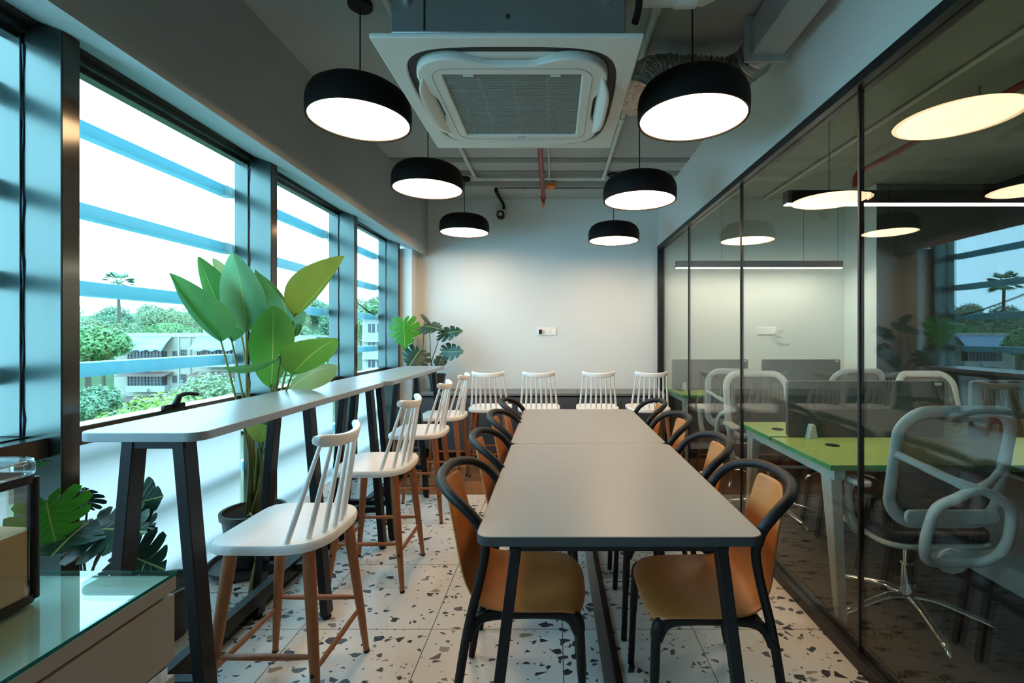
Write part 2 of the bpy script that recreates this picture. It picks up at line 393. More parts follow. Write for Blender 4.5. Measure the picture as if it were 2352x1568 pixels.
def smooth_path(pts, k=6, closed=False):
    """Catmull-Rom through the points"""
    pts = [Vector(p) for p in pts]; out = []; n = len(pts)
    for i in range(n if closed else n - 1):
        g = lambda j: pts[j % n] if closed else pts[max(0, min(n - 1, j))]
        p0, p1, p2, p3 = g(i - 1), g(i), g(i + 1), g(i + 2)
        for j in range(k):
            t = j / k
            out.append(0.5 * ((2 * p1) + (p2 - p0) * t + (2 * p0 - 5 * p1 + 4 * p2 - p3) * t * t + (3 * p1 - p0 - 3 * p2 + p3) * t ** 3))
    if not closed: out.append(pts[-1])
    return out

def tag(o, label, cat, group=None, kind=None):
    o['label'] = label; o['category'] = cat
    if group: o['group'] = group
    if kind: o['kind'] = kind
    return o
def thing(name, label, cat, loc=(0, 0, 0), rz=0.0, group=None):
    o = bpy.data.objects.new(name, None); COL.objects.link(o); o.empty_display_size = 0.1
    o.location = loc; o.rotation_euler = (0, 0, rz)
    return tag(o, label, cat, group)
def struct(o): o['kind'] = 'structure'; return o
def sempty(name):
    o = bpy.data.objects.new(name, None); COL.objects.link(o); return struct(o)
def copy_tree(o, parent=None):
    c = o.copy(); COL.objects.link(c); c.parent = parent
    for ch in list(o.children): copy_tree(ch, c)
    return c
def dup(o, loc, rz, label, group=None):
    c = copy_tree(o); c.location = loc; c.rotation_euler = (0, 0, rz); c['label'] = label
    if group: c['group'] = group
    return c

# ================================================================== SETTING
CEIL = 2.96; BACK = 5.5; GX = 1.24; WX = -1.94; MX = -1.75; NEARY = -2.0; OFFX = 4.7
LEDGE = 0.08; LEDGE_X = -1.44
struct(MB().box(LEDGE_X, NEARY, -0.12, GX + 0.06, 3.93, 0).build('floor', M['terrazzo']))
struct(MB().box(LEDGE_X - 0.55, 3.93, -0.12, GX + 0.06, BACK, 0).build('floor_wood', M['woodfloor']))
struct(MB().box(GX + 0.06, NEARY, -0.12, OFFX, BACK, 0).build('floor_office', M['carpet']))
struct(MB().box(WX - 0.06, NEARY, -0.12, LEDGE_X - 0.012, 5.27, LEDGE).build('trim_1', M['terrazzo2']))
struct(MB().box(LEDGE_X - 0.012, NEARY, 0, LEDGE_X, 5.06, LEDGE - 0.004).build('baseboard_left', M['granite']))
struct(MB().box(WX - 0.02, BACK, -0.12, OFFX + 0.1, BACK + 0.12, CEIL + 0.1).build('wall_back', M['wall']))
struct(MB().box(-2.2, NEARY - 0.12, -0.12, OFFX + 0.1, NEARY, CEIL + 0.1).build('wall_front', M['wall']))
struct(MB().box(OFFX, NEARY, -0.12, OFFX + 0.12, BACK, CEIL + 0.1).build('wall_right', M['shade_wall']))
struct(MB().box(3.436, 4.95, 0, OFFX - 0.001, BACK - 0.001, CEIL - 0.001).build('wall_office_column', M['wall']))
struct(MB().box(3.438, 4.94, 0, OFFX - 0.001, 4.95, CEIL - 0.001).build('wall_office_shade', M['shade_wall']))  # added dark sheet: shade on the column's unlit front, put into the colour
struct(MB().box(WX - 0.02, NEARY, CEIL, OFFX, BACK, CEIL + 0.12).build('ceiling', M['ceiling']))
# bulkhead over the windows with a splayed soffit (its lower edge falls a little towards the back)
def bulk():
    m = MB(); z0, z1 = 2.36, 2.28; rise = 0.115; X1 = -1.80
    prof = lambda Y, z: [(-1.5, Y, z), (-1.5, Y, CEIL), (WX - 0.02, Y, CEIL), (WX - 0.02, Y, z + rise + 0.05), (X1, Y, z + rise)]
    a = prof(NEARY, z0 + 0.03); b = prof(BACK, z1)
    m.add(a + b, [(4, 3, 2, 1, 0), (5, 6, 7, 8, 9)] + [(i, (i + 1) % 5, 5 + (i + 1) % 5, 5 + i) for i in range(5)])
    return m
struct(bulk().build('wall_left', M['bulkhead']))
struct(MB().box(WX - 0.02, 5.28, 0, -1.62, BACK - 0.001, 2.33).build('wall_left_corner', M['wall']))
struct(MB().box(WX - 0.02, NEARY, 0, -1.62, -0.8, 2.4).build('wall_left_front', M['wall']))
struct(MB().box(GX - 0.005, NEARY, 2.40, GX + 0.10, BACK, CEIL).build('wall_right_bulkhead', M['wall']))
for i, (a, b) in enumerate(((4.217, 4.317), (4.55, 4.676), (4.876, 5.0))):
    struct(MB().box(-1.5, a, CEIL - 0.006, GX - 0.005, b, CEIL).build('trim_%d' % (i + 2), M['ceilingstrip']))

# ---- glass partition to the office
win = sempty('window_6')
fm = MB()
fm.box(GX - 0.02, NEARY, 2.357, GX + 0.06, BACK, 2.402).box(GX - 0.02, NEARY, 0, GX + 0.06, BACK, 0.05)
fm.box(GX - 0.02, BACK - 0.045, 0, GX + 0.06, BACK, 2.40)
fm.build('frame', M['black_frame'], win, bevel=0.003)
jy = [NEARY, -0.52, 0.69, 1.907, 3.118, 4.334, BACK - 0.04]
for i in range(len(jy) - 1):
    MB().box(GX + 0.014, jy[i] + 0.004, 0.05, GX + 0.026, jy[i + 1] - 0.004, 2.357).build('pane', M['partition'], win)
for y in jy[1:-1]:
    MB().box(GX + 0.010, y - 0.006, 0.05, GX + 0.030, y + 0.006, 2.357).build('joint', M['black_frame'], win)

# ---- window wall
mull = [-0.76, 0.46, 1.68, 2.90, 4.095, 5.235]
HW = 0.033
for i, y in enumerate(mull):
    m = MB().box(MX, y - HW, LEDGE if y > -0.9 else 0, WX + 0.02, y + HW, 2.50)
    o = struct(m.build('trim_%d' % (i + 5), M['alu'], bevel=0.002))
    MB().box(MX + 0.0015, y - HW + 0.004, LEDGE, MX - 0.003, y + HW - 0.004, 2.44).build('cover_strip', M['alu_dark'], o)
    pts = [(WX + 0.055 + 0.004 * math.sin(k * 1.7), y - HW - 0.001, LEDGE + 0.9 + k * 0.07) for k in range(21)]
    MB().tube(pts, [0.004 + 0.002 * math.sin(k * 2.3) for k in range(21)], 6).build('sealant', M['sealant'], o)
for i in range(len(mull) - 1):
    a, b = mull[i] + HW, mull[i + 1] - HW
    wroot = sempty('window_%d' % (i + 1))
    fm = MB(); fx = WX + 0.075
    fm.box(fx, a, 2.42, WX - 0.03, b, 2.47); fm.box(fx - 0.03, a, 2.40, WX - 0.01, b, 2.425)
    fm.box(fx, a, 0.915, WX - 0.03, b, 0.99)
    if i < 2: fm.box(fx + 0.07, a, 0.915, fx, b, 0.985)
    fm.box(fx - 0.02, b - 0.009, 0.99, WX - 0.03, b, 2.42); fm.box(fx - 0.02, a, 0.99, WX - 0.03, a + 0.012, 2.42)
    fm.build('frame', M['alu'], wroot, bevel=0.003)
    MB().box(fx + 0.0015 + (0.07 if i < 2 else 0), a + 0.001, 0.918, fx - 0.002, b - 0.001, 0.983).build('rail_cover', M['alu_dark'], wroot)
    MB().box(fx + 0.03, a, 2.45, WX - 0.03, b, 2.50).build('head_cover', M['alu_dark'], wroot)
    MB().box(WX - 0.004, a + 0.01, 0.985, WX + 0.004, b - 0.008, 2.42).build('pane', M['pane'], wroot)
    MB().box(WX - 0.004, a, LEDGE, WX + 0.004, b, 0.918).build('frosted_pane', M['frosted'], wroot)
    if i == 2:
        h = MB().prism(rrect(0.13, 0.028, 0.012, 4, 2.27, 1.0), fx - 0.004, fx + 0.010, 'x')
        h.tube(smooth_path([(fx + 0.004, 2.275, 1.0), (fx + 0.018, 2.275, 1.03), (fx + 0.022, 2.285, 1.05), (fx + 0.022, 2.33, 1.056), (fx + 0.022, 2.40, 1.044)], 5),
               [0.016] * 5 + [0.014] * 5 + [0.011] * 5 + [0.009] * 6, 10)
        h.build('handle', M['black_plastic'], wroot)

# ---- exterior louvre blades
FX = -1.99
fin_z = [2.227, 1.879, 1.549, 1.201, 0.860, 0.510, 0.176]
bays = {1: 'the window behind the sugar canister', 2: 'the window with the black handle', 3: 'the window behind the tall leafy plant', 4: 'the last window before the back corner'}
ordn = ['topmost', 'second from top', 'third from top', 'fourth from top', 'third from bottom', 'second from bottom', 'lowest']
for bi, (a, b) in enumerate(zip(mull[:-1], mull[1:])):
    if bi == 0: continue
    for k, z in enumerate(fin_z):
        f = MB().prism([(FX, z - 0.030), (FX, z + 0.030), (FX - 0.045, z + 0.034), (FX - 0.055, z + 0.0), (FX - 0.045, z - 0.034)], a + 0.06, b - 0.09, 'y')
        o = f.build('louvre_blade', M['fin'], bevel=0.004)
        tag(o, '%s blue louvre blade outside %s' % (ordn[k], bays[bi]), 'louvre', 'blue louvre blades outside the windows')
        MB().box(FX + 0.004, b - 0.09, z - 0.031, FX - 0.05, b - 0.02, z + 0.031).box(FX - 0.01, b - 0.035, z - 0.02, WX - 0.03, b - 0.022, z + 0.02).build('bracket', M['fin_end'], o)

# ================================================================== CEILING SERVICES
ACX, ACY, ACZ = -0.165, 2.075, 2.375
def super_outline(h, dent, n=96, p=5.0):
    """rounded square of half size h whose sides are pulled in by `dent` at their middles"""
    pts = []
    for i in range(n):
        a = 2 * math.pi * i / n; c, s_ = math.cos(a), math.sin(a)
        r = (abs(c) ** p + abs(s_) ** p) ** (-1 / p)
        u = abs(math.sin(2 * a))            # 0 at side middles, 1 at the corners
        e = min(1.0, max(0.0, (0.97 - u) / 0.55)); e = e * e * (3 - 2 * e)
        pts.append((c * r * h * (1 - dent / h * e), s_ * r * h * (1 - dent / h * e)))
    return pts
def square_outline(h, n=96):
    pts = []
    for i in range(n):
        a = 2 * math.pi * i / n; c, s_ = math.cos(a), math.sin(a); r = h / max(abs(c), abs(s_)); pts.append((c * r, s_ * r))
    return pts
ac = thing('ceiling_cassette', 'white square four-way air conditioner hanging below the ceiling', 'air conditioner', (ACX, ACY, ACZ))
o1 = square_outline(0.475); i1 = super_outline(0.415, -0.004)
MB().ring(o1, i1, 0.0, 0.018).build('facia', M['ac_white'], ac, bevel=0.005)
MB().prism(super_outline(0.418, -0.004), 0.016, 0.05).build('outlet_cavity', M['ac_dark'], ac)
inner = super_outline(0.385, 0.052); hole = rrect(0.545, 0.545, 0.02, 23)
hole = square_outline(0.272)
ip = MB().ring(inner, hole, -0.016, 0.03)
ip.build('inner_panel', M['ac_white'], ac, bevel=0.006)
# seam of the removable grille, a thin groove line
sq = [(p[0], p[1]) for p in rrect(0.63, 0.63, 0.07, 8)]; sq2 = [(p[0], p[1]) for p in rrect(0.626, 0.626, 0.068, 8)]
MB().ring(sq, sq2, -0.0175, -0.014).build('seam', M['ac_grille'], ac)
g = MB().box(-0.272, -0.272, 0.004, 0.272, 0.272, 0.012)
for k in range(46):
    y = -0.268 + k * 0.0117
    g.box(-0.272, y, -0.012, 0.272, y + 0.004, 0.004)
for x in (-0.136, 0, 0.136): g.box(x - 0.004, -0.272, -0.010, x + 0.004, 0.272, 0.004)
g.build('intake_grille', M['ac_grille'], ac)
for x in (-0.17, 0.17): MB().box(x - 0.02, -0.272, -0.018, x + 0.02, -0.262, -0.012).build('catch', M['ac_white'], ac)
MB().box(-0.022, 0.288, -0.018, 0.022, 0.294, -0.0155).build('maker_plate', M['ac_grille'], ac)
def flap(rot, tilt, off, zz):
    m = MB(); L = 0.25; rows = []
    for k in range(17):
        t = -1 + 2 * k / 16; wd = 0.062 * (1 - abs(t) ** 4 * 0.75)
        row = []
        for j in range(5):
            u = j / 4; row.append(Vector((t * L, u * wd, -0.006 * math.sin(u * math.pi))))
        rows.append(row)
    tm = Matrix.Rotation(R(tilt), 4, 'X')
    mt = Matrix.Rotation(rot, 4, 'Z') @ Matrix.Translation((0, off, zz)) @ tm
    m.grid([[mt @ p for p in r_] for r_ in rows])
    return m
for rot, tilt, off, zz in ((0, -14, 0.345, -0.004), (math.pi / 2, -34, 0.345, -0.004), (-math.pi / 2, -34, 0.345, -0.004), (math.pi, 30, 0.340, 0.008)):
    flap(rot, tilt, off, zz).build('flap', M['ac_white'], ac, solid=0.004)
body = MB().box(-0.42, -0.42, 0.05, 0.42, 0.42, 0.34); body.build('body', M['galv'], ac, bevel=0.006)
det = MB().box(-0.30, -0.424, 0.06, -0.296, -0.42, 0.33)
for k in range(4): det.box(-0.16 + 0.11 * k, -0.424, 0.20, -0.157 + 0.11 * k, -0.42, 0.33)
det.box(-0.16, -0.424, 0.197, 0.173, -0.42, 0.200)
det.build('panel_seam', M['black_plastic'], ac)
MB().tube([(0.0, -0.419, 0.11), (0.0, -0.4235, 0.11)], 0.008, 14).build('knockout', M['ac_dark'], ac)
for sx in (-1, 1):
    for sy in (-1, 1):
        hb = MB().box(sx * 0.36 - 0.03, sy * 0.42, 0.17, sx * 0.36 + 0.03, sy * 0.45, 0.185).tube([(sx * 0.36, sy * 0.437, 0.15), (sx * 0.36, sy * 0.437, CEIL - ACZ)], 0.005, 8)
        hb.tube([(sx * 0.36, sy * 0.437, 0.186), (sx * 0.36, sy * 0.437, 0.198)], 0.012, 6).tube([(sx * 0.36, sy * 0.437, 0.157), (sx * 0.36, sy * 0.437, 0.169)], 0.012, 6)
        hb.build('hanger_rod', M['chrome'], ac)

# ---- pendant lamps
def make_pendant():
    t = thing('pendant_lamp', '', 'lamp', (0, 0, 0), 0, 'black dome pendant lamps')
    prof = [(0.218, 0.0), (0.25, 0.0), (0.252, 0.03), (0.252, 0.075), (0.246, 0.105), (0.228, 0.138), (0.195, 0.162), (0.14, 0.178), (0.07, 0.186), (0.02, 0.188), (0.012, 0.195)]
    inn = [(0.218, 0.0), (0.240, 0.006), (0.240, 0.03)]
    MB().lathe(prof[1:], n=64, cap0=False).lathe([(0.25, 0.0), (0.240, 0.0), (0.240, 0.012)], n=64, cap0=False, cap1=False).build('shade', M['lamp_black'], t, angle=50)
    MB().lathe([(0.0005, 0.006), (0.12, 0.0055), (0.240, 0.007), (0.240, 0.014), (0.0005, 0.014)], n=64, cap0=False, cap1=False).build('diffuser', M['lamp_disc'], t)
    return t
pend = make_pendant()
# centre px, disc px height, distance
plist = [('left', 'nearest', (830, 274, 2.356)), ('left', 'middle', (983, 438, 3.33)), ('left', 'farthest', (1067, 535, 4.76)),
         ('right', 'nearest', (1590, 270, 2.16)), ('right', 'middle', (1469, 463, 3.23)), ('right', 'farthest', (1409.5, 555, 4.63))]
hz = [2.43, 2.39, 2.395, 2.35, 2.28, 2.284]; xs = [-0.985, -0.906, -0.92, 0.643, 0.594, 0.593]
hz[0] = 2.381; xs[0] = -0.941; plist[0] = ('left', 'nearest', (830, 274, 2.25))
pends = [pend] + [copy_tree(pend) for _ in range(5)]
pends[0].scale = (0.955, 0.955, 0.955)
for i, (sd, nf, (px, py, Y)) in enumerate(plist):
    side = 'window side' if sd == 'left' else 'glass partition side'
    o = pends[i]
    o.location = (xs[i], Y, hz[i])
    o['label'] = 'black dome pendant lamp on the %s, %s of its row of three' % (side, {'nearest': 'nearest', 'middle': 'middle one', 'farthest': 'farthest'}[nf])
    top = (CEIL - hz[i]) / o.scale[2]
    MB().tube([(0, 0, 0.19), (0, 0, top - 0.02)], 0.0035, 8).build('cord', M['lamp_black'], o)
    MB().lathe([(0.055, top - 0.025), (0.06, top - 0.02), (0.06, top)], n=24).build('canopy', M['lamp_black'], o)

# ---- conduits, pipes, ducts
def conduit(name, pts, r, mat, label, cat, group=None, coup=()):
    o = MB().tube(pts, r, 12).build(name, mat)
    tag(o, label, cat, group)
    for c, d in coup:
        c = Vector(c); d = Vector(d) * 0.035
        MB().tube([c - d, c + d], r * 1.45, 12).build('coupling', mat, o)
    return o
zc = CEIL - 0.022
conduit('conduit', [(0.50, 1.2, zc), (0.50, 4.70, zc)], 0.017, M['pipe_white'], 'white ceiling conduit running past the glass side lamps', 'conduit', 'white ceiling conduits',
        [((0.50, 2.25, zc), (0, 1, 0)), ((0.50, 3.42, zc), (0, 1, 0)), ((0.50, 4.66, zc), (0, 1, 0))])
conduit('conduit', [(-0.80, 1.2, zc), (-0.80, 4.68, zc)], 0.017, M['pipe_white'], 'white ceiling conduit running past the window side lamps', 'conduit', 'white ceiling conduits',
        [((-0.80, 2.0, zc), (0, 1, 0)), ((-0.80, 4.64, zc), (0, 1, 0))])
conduit('conduit', [(-0.80, 4.715, zc), (0.50, 4.715, zc)], 0.014, M['pipe_white'], 'white conduit crossing the ceiling between two grey strips', 'conduit', 'white ceiling conduits', [((-0.77, 4.715, zc), (1, 0, 0)), ((0.47, 4.715, zc), (1, 0, 0))])
conduit('conduit', [(-0.05, 3.5, CEIL - 0.012), (-0.05, 4.78, CEIL - 0.012)], 0.008, M['pipe_white'], 'thin white cable conduit leading to the orange sounder', 'conduit', 'white ceiling conduits')
conduit('conduit', [(-0.60, 5.06, CEIL - 0.012), (0.56, 5.06, CEIL - 0.012)], 0.009, M['grey_plastic'], 'thin dark conduit behind the orange sounder leading to the camera', 'conduit', None, [((-0.33, 5.06, CEIL - 0.012), (0.4, 0, 0)), ((0.24, 5.06, CEIL - 0.012), (0.4, 0, 0))])
rp = tag(MB().tube([(-0.105, 2.3, 2.86), (-0.12, 5.05, 2.84)], 0.022, 16).build('sprinkler_pipe', M['pipe_red']), 'dark red sprinkler pipe running back from the air conditioner', 'pipe')
MB().tube([(-0.12, 5.0, 2.841), (-0.12, 5.06, 2.84)], 0.03, 16).tube([(-0.12, 5.05, 2.845), (-0.12, 5.05, 2.79)], [0.024, 0.018], 14).build('elbow', M['pipe_red'], rp)
MB().tube([(-0.12, 5.05, 2.79), (-0.12, 5.05, 2.77), (-0.12, 5.05, 2.755), (-0.12, 5.05, 2.735)], [0.012, 0.018, 0.011, 0.004], 12).build('sprinkler_head', M['orange'], rp)
for y in (2.7, 4.3): MB().tube([(-0.11, y, 2.865), (-0.11, y, CEIL)], 0.005, 8).ring([(p[0] - 0.11, p[1] + 2.853) for p in [(0.027 * math.cos(a / 8 * math.pi), 0.027 * math.sin(a / 8 * math.pi)) for a in range(16)]], [(p[0] - 0.11, p[1] + 2.853) for p in [(0.023 * math.cos(a / 8 * math.pi), 0.023 * math.sin(a / 8 * math.pi)) for a in range(16)]], y - 0.01, y + 0.01, 'y').build('pipe_clip', M['galv'], rp)
sd = thing('alarm_sounder', 'orange domed alarm sounder on the ceiling beside the red pipe', 'alarm', (-0.038, 4.85, CEIL))
MB().lathe([(0.055, 0), (0.055, -0.03), (0.05, -0.035)], n=28).build('base', M['grey_plastic'], sd)
MB().lathe([(0.050, -0.035), (0.056, -0.05), (0.052, -0.068), (0.035, -0.078), (0.015, -0.08)], n=28).build('dome', M['orange'], sd)
cc = thing('security_camera', 'small black security camera on the back wall below a corrugated hose', 'camera', (-0.614, BACK, 2.776))
MB().box(-0.055, -0.012, -0.05, 0.055, 0, 0.06).build('mounting_plate', M['ac_white'], cc, bevel=0.004)
MB().tube([(-0.01, -0.012, 0.0), (-0.01, -0.05, -0.02)], 0.03, 16).build('bracket', M['ac_white'], cc)
MB().prism(rrect(0.085, 0.085, 0.03, 5, -0.01, -0.03), -0.13, -0.045, 'y').build('housing', M['black_plastic'], cc, bevel=0.008)
MB().tube([(-0.01, -0.128, -0.03), (-0.01, -0.134, -0.03)], 0.026, 18).build('lens', M['chrome'], cc)
hp = smooth_path([(0.02, -0.02, 0.06), (0.015, -0.06, 0.11), (-0.01, -0.2, 0.14), (-0.03, -0.36, 0.165), (-0.02, -0.43, 0.172)], 12)
MB().tube(hp, [0.016 + 0.003 * (k % 2) for k in range(len(hp))], 10).build('hose', M['black_plastic'], cc)
# rectangular duct and foil hose
dr = thing('supply_duct', 'grey rectangular air duct running under the ceiling beside the right bulkhead', 'duct', (0, 0, 0))
DX0, DX1, DZ0, DZ1, DY = 0.99, 1.15, 2.755, 2.925, 2.35
MB().box(DX0, NEARY, DZ0, DX1, DY, DZ1).build('duct', M['duct_grey'], dr, bevel=0.004)
MB().box(DX0 - 0.03, DY - 0.02, DZ0 - 0.03, DX1 + 0.03, DY, DZ1 + 0.025).build('flange', M['duct_grey'], dr, bevel=0.003)
MB().box(DX0 - 0.09, 1.60, DZ0 - 0.03, GX - 0.006, 1.64, DZ0).tube([(DX0 - 0.05, 1.62, DZ0 - 0.03), (DX0 - 0.05, 1.62, CEIL)], 0.005, 8).build('hanger_bar', M['duct_grey'], dr)
fp = smooth_path([(1.07, 2.356, 2.84), (1.07, 2.46, 2.825), (1.0, 2.57, 2.80), (0.85, 2.62, 2.82), (0.65, 2.62, 2.83), (0.52, 2.58, 2.79), (0.45, 2.52, 2.70), (0.42, 2.46, 2.60)], 18)
random.seed(5)
fr_ = [0.090 + 0.006 * math.sin(k * 2.1) + random.uniform(-0.005, 0.005) for k in range(len(fp))]
tag(MB().tube(fp, fr_, 24).build('foil_duct', M['foil'], angle=80), 'crinkled silver foil hose behind the nearest glass side lamp', 'duct')
MB_ = MB().tube([(0.26, 1.74, 2.62), (0.56, 1.74, 2.628), (0.60, 1.76, 2.65), (0.62, 1.78, CEIL)], 0.040, 16)
pd = tag(MB_.build('drain_pipe', M['pipe_white']), 'thick white drain pipe leaving the air conditioner and rising to the ceiling', 'pipe')
MB().tube([(0.45, 1.74, 2.625), (0.53, 1.74, 2.627)], 0.047, 16).build('coupling', M['pipe_white'], pd)
tag(MB().tube(smooth_path([(0.29, 1.665, 2.47), (0.305, 1.665, 2.55), (0.30, 1.665, 2.75), (0.30, 1.665, CEIL)], 6), 0.013, 10).build('insulated_pipe', M['black_plastic']), 'thin black insulated pipe rising beside the air conditioner body', 'pipe')

# ---- back wall sockets
so = thing('wall_socket', 'white socket plate with a black plug on the back wall of the dining area', 'socket', (-0.085, BACK, 1.392))
MB().box(-0.112, -0.010, -0.046, 0.112, 0, 0.046).build('plate', M['white_plastic'], so, bevel=0.004)
MB().box(-0.095, -0.04, -0.03, -0.062, -0.010, 0.022).build('plug', M['black_plastic'], so, bevel=0.004)
for x in (-0.03, 0.03, 0.075):
    MB().box(x - 0.02, -0.013, -0.028, x + 0.02, -0.010, 0.028).build('switch', M['white_plastic'], so, bevel=0.002)
ho = MB()
for x in (-0.03, 0.03):
    for dx, dz in ((0, 0.012), (-0.008, -0.008), (0.008, -0.008)): ho.tube([(x + dx, -0.012, dz), (x + dx, -0.0136, dz)], 0.0028, 8)
ho.build('pin_hole', M['black_plastic'], so)

# ================================================================== BACK CABINETS
def cabinet(x0, x1, doors, label, knobs):
    t = thing('low_cabinet', label, 'cabinet', ((x0 + x1) / 2, 5.07, 0), 0, 'slate grey low cabinets along the back wall')
    hw = (x1 - x0) / 2; d = BACK - 5.07 - 0.002
    MB().box(-hw + 0.001, 0.02, 0.06, hw - 0.001, d, 0.672).build('body', M['cabinet_grey'], t)
    MB().box(-hw + 0.001, 0.03, 0, hw - 0.001, d - 0.05, 0.06).build('plinth', M['black_plastic'], t)
    MB().box(-hw + 0.001, -0.005, 0.685, hw - 0.001, d, 0.713).build('top', M['cabinet_top'], t, bevel=0.002)
    wd = 2 * hw / doors
    for k in range(doors):
        a = -hw + k * wd
        dd = MB().box(a + 0.003, 0, 0.065, a + wd - 0.003, 0.019, 0.655).build('door', M['cabinet_grey'], t, bevel=0.0015)
        if k in knobs:
            kx = a + wd - 0.05 if knobs[k] > 0 else a + 0.05
            MB().tube([(kx, 0, 0.60), (kx, -0.012, 0.60), (kx, -0.014, 0.60), (kx, -0.026, 0.60)], [0.005, 0.005, 0.011, 0.010], 12).build('knob', M['chrome'], dd)
cabinet(-1.50, 0.26, 3, 'slate grey low cabinet under the corner plant', {0: 1, 1: 1})
cabinet(0.262, GX - 0.025, 2, 'slate grey low cabinet ending at the glass partition', {0: 1, 1: -1})

# ================================================================== DINING TABLES
def make_table():
    t = thing('dining_table', '', 'table', (0, 0, 0), 0, 'taupe dining tables pushed end to end')
    MB().prism(rrect(0.865, 1.185, 0.045, 8), 0.722, 0.75).build('tabletop', M['table_top'], t, bevel=0.002)
    MB().ring(rrect(0.868, 1.188, 0.046, 8), rrect(0.85, 1.17, 0.04, 8), 0.7215, 0.7485).build('edge_band', M['table_edge'], t)
    fm = MB()
    for sy in (-1, 1): fm.box(-0.335, sy * 0.535 - 0.02, 0.69, 0.335, sy * 0.535 + 0.02, 0.722)
    for sx in (-1, 1): fm.box(sx * 0.28 - 0.015, -0.52, 0.692, sx * 0.28 + 0.015, 0.52, 0.722)
    fm.build('under_frame', M['black_steel'], t)
    for sx in (-1, 1):
        for sy in (-1, 1):
            MB().bar((sx * 0.40, sy * 0.55, 0.012), (sx * 0.315, sy * 0.535, 0.70), 0.034, 0.045, (0, 1, 0)).tube([(sx * 0.40, sy * 0.55, 0), (sx * 0.40, sy * 0.55, 0.014)], 0.014, 10).build('leg', M['black_steel'], t, bevel=0.003)
    return t
tb = make_table(); tb.location = (0.198, 1.972, 0); tb['label'] = 'nearer taupe dining table with black angled legs'
dup(tb, (0.190, 3.160, 0), 0, 'farther taupe dining table against the end of the first, before the white stools')
# floor cable raceway
rw = thing('floor_raceway', 'low cable raceway strip on the terrazzo under the dining tables', 'raceway', (0.235, 2.5, 0))
MB().box(-0.042, -1.4, 0, 0.004, 1.3, 0.005).build('cover', M['galv'], rw)
MB().prism([(0.004, 0.0), (0.034, 0.0), (0.030, 0.013), (0.008, 0.013)], -1.4, 1.3, 'y').build('channel', M['black_plastic'], rw)

# ================================================================== DINING CHAIRS
def make_dining_chair():
    t = thing('dining_chair', '', 'chair', (0, 0, 0), 0, 'plywood armchairs with black loop arms')
    prof = [(0.238, 0.430, 0.185), (0.222, 0.441, 0.200), (0.18, 0.449, 0.209), (0.10, 0.450, 0.216), (0.02, 0.446, 0.219), (-0.06, 0.444, 0.216), (-0.12, 0.450, 0.206), (-0.165, 0.470, 0.190),
            (-0.195, 0.505, 0.170), (-0.212, 0.55, 0.152), (-0.226, 0.61, 0.138), (-0.240, 0.67, 0.127), (-0.253, 0.73, 0.119), (-0.264, 0.78, 0.112), (-0.270, 0.812, 0.100), (-0.272, 0.822, 0.085)]
    rows = []
    for i, (x, z, hw) in enumerate(prof):
        row = []; nb = len(prof)
        for j in range(13):
            u = -1 + 2 * j / 12
            if i <= 6: dx = -0.03 * (abs(u) ** 3) * (1 if i < 2 else 0); dz = -0.016 * u * u * (1 - i / 7) - 0.004 * u * u + 0.010 * u * u * (i / 6)
            else: dx = 0.022 * u * u; dz = 0
            row.append((x + dx, u * hw, z + dz))
        rows.append(row)
    MB().grid(rows).build('shell', M['ply'], t, solid=0.011, sub=1, angle=60)
    for sy in (-1, 1):
        MB().tube(smooth_path([(-0.222, sy * 0.212, 0.004), (-0.190, sy * 0.217, 0.2), (-0.155, sy * 0.222, 0.40), (-0.115, sy * 0.228, 0.56), (-0.098, sy * 0.231, 0.65), (-0.102, sy * 0.232, 0.69)], 4), [0.013] + [0.015] * 19 + [0.017], 12).build('leg', M['black_plastic'], t)
        MB().tube(smooth_path([(0.225, sy * 0.205, 0.004), (0.215, sy * 0.198, 0.25), (0.208, sy * 0.192, 0.38), (0.19, sy * 0.186, 0.415), (0.15, sy * 0.182, 0.425)], 5), [0.013] * 5 + [0.016] * 5 + [0.020] * 5 + [0.018] * 6, 12).build('leg', M['black_plastic'], t)
    a = [(-0.102, 0.232, 0.69), (-0.118, 0.234, 0.735), (-0.160, 0.232, 0.785), (-0.215, 0.205, 0.822), (-0.262, 0.135, 0.842), (-0.280, 0.06, 0.848)]
    pts = a + [(-0.283, 0.0, 0.849)] + [(x, -y, z) for x, y, z in reversed(a)]
    MB().tube(smooth_path(pts, 5), 0.0175, 14).build('arm_loop', M['black_plastic'], t)
    fm = MB()
    for sy in (-1, 1):
        fm.tube(smooth_path([(0.205, sy * 0.19, 0.36), (0.18, sy * 0.187, 0.405), (0.13, sy * 0.187, 0.422), (0.0, sy * 0.19, 0.425), (-0.10, sy * 0.20, 0.422), (-0.14, sy * 0.215, 0.40), (-0.158, sy * 0.222, 0.36)], 4), [0.018] * 25, 10)
    fm.tube([(0.15, -0.185, 0.422), (0.15, 0.185, 0.422)], 0.014, 10).tube([(-0.12, -0.2, 0.422), (-0.12, 0.2, 0.422)], 0.014, 10)
    fm.build('seat_frame', M['black_plastic'], t)
    return t
dc = make_dining_chair()
posn = ['nearest', 'second nearest', 'third nearest', 'farthest']
for i, (y, a) in enumerate(((1.735, 0), (2.35, 2), (2.95, -2), (3.55, 1))):
    lab = 'orange plywood armchair on the window side of the dining tables, %s' % posn[i]
    if i == 0: dc.location = (-0.125, y, 0); dc['label'] = lab
    else: dup(dc, (-0.125, y, 0), R(a), lab)
for i, (y, a) in enumerate(((1.70, 180), (2.25, 178), (2.88, 181), (3.5, 180))):
    dup(dc, (0.54, y, 0), R(a), 'orange plywood armchair on the glass partition side of the dining tables, %s' % posn[i])

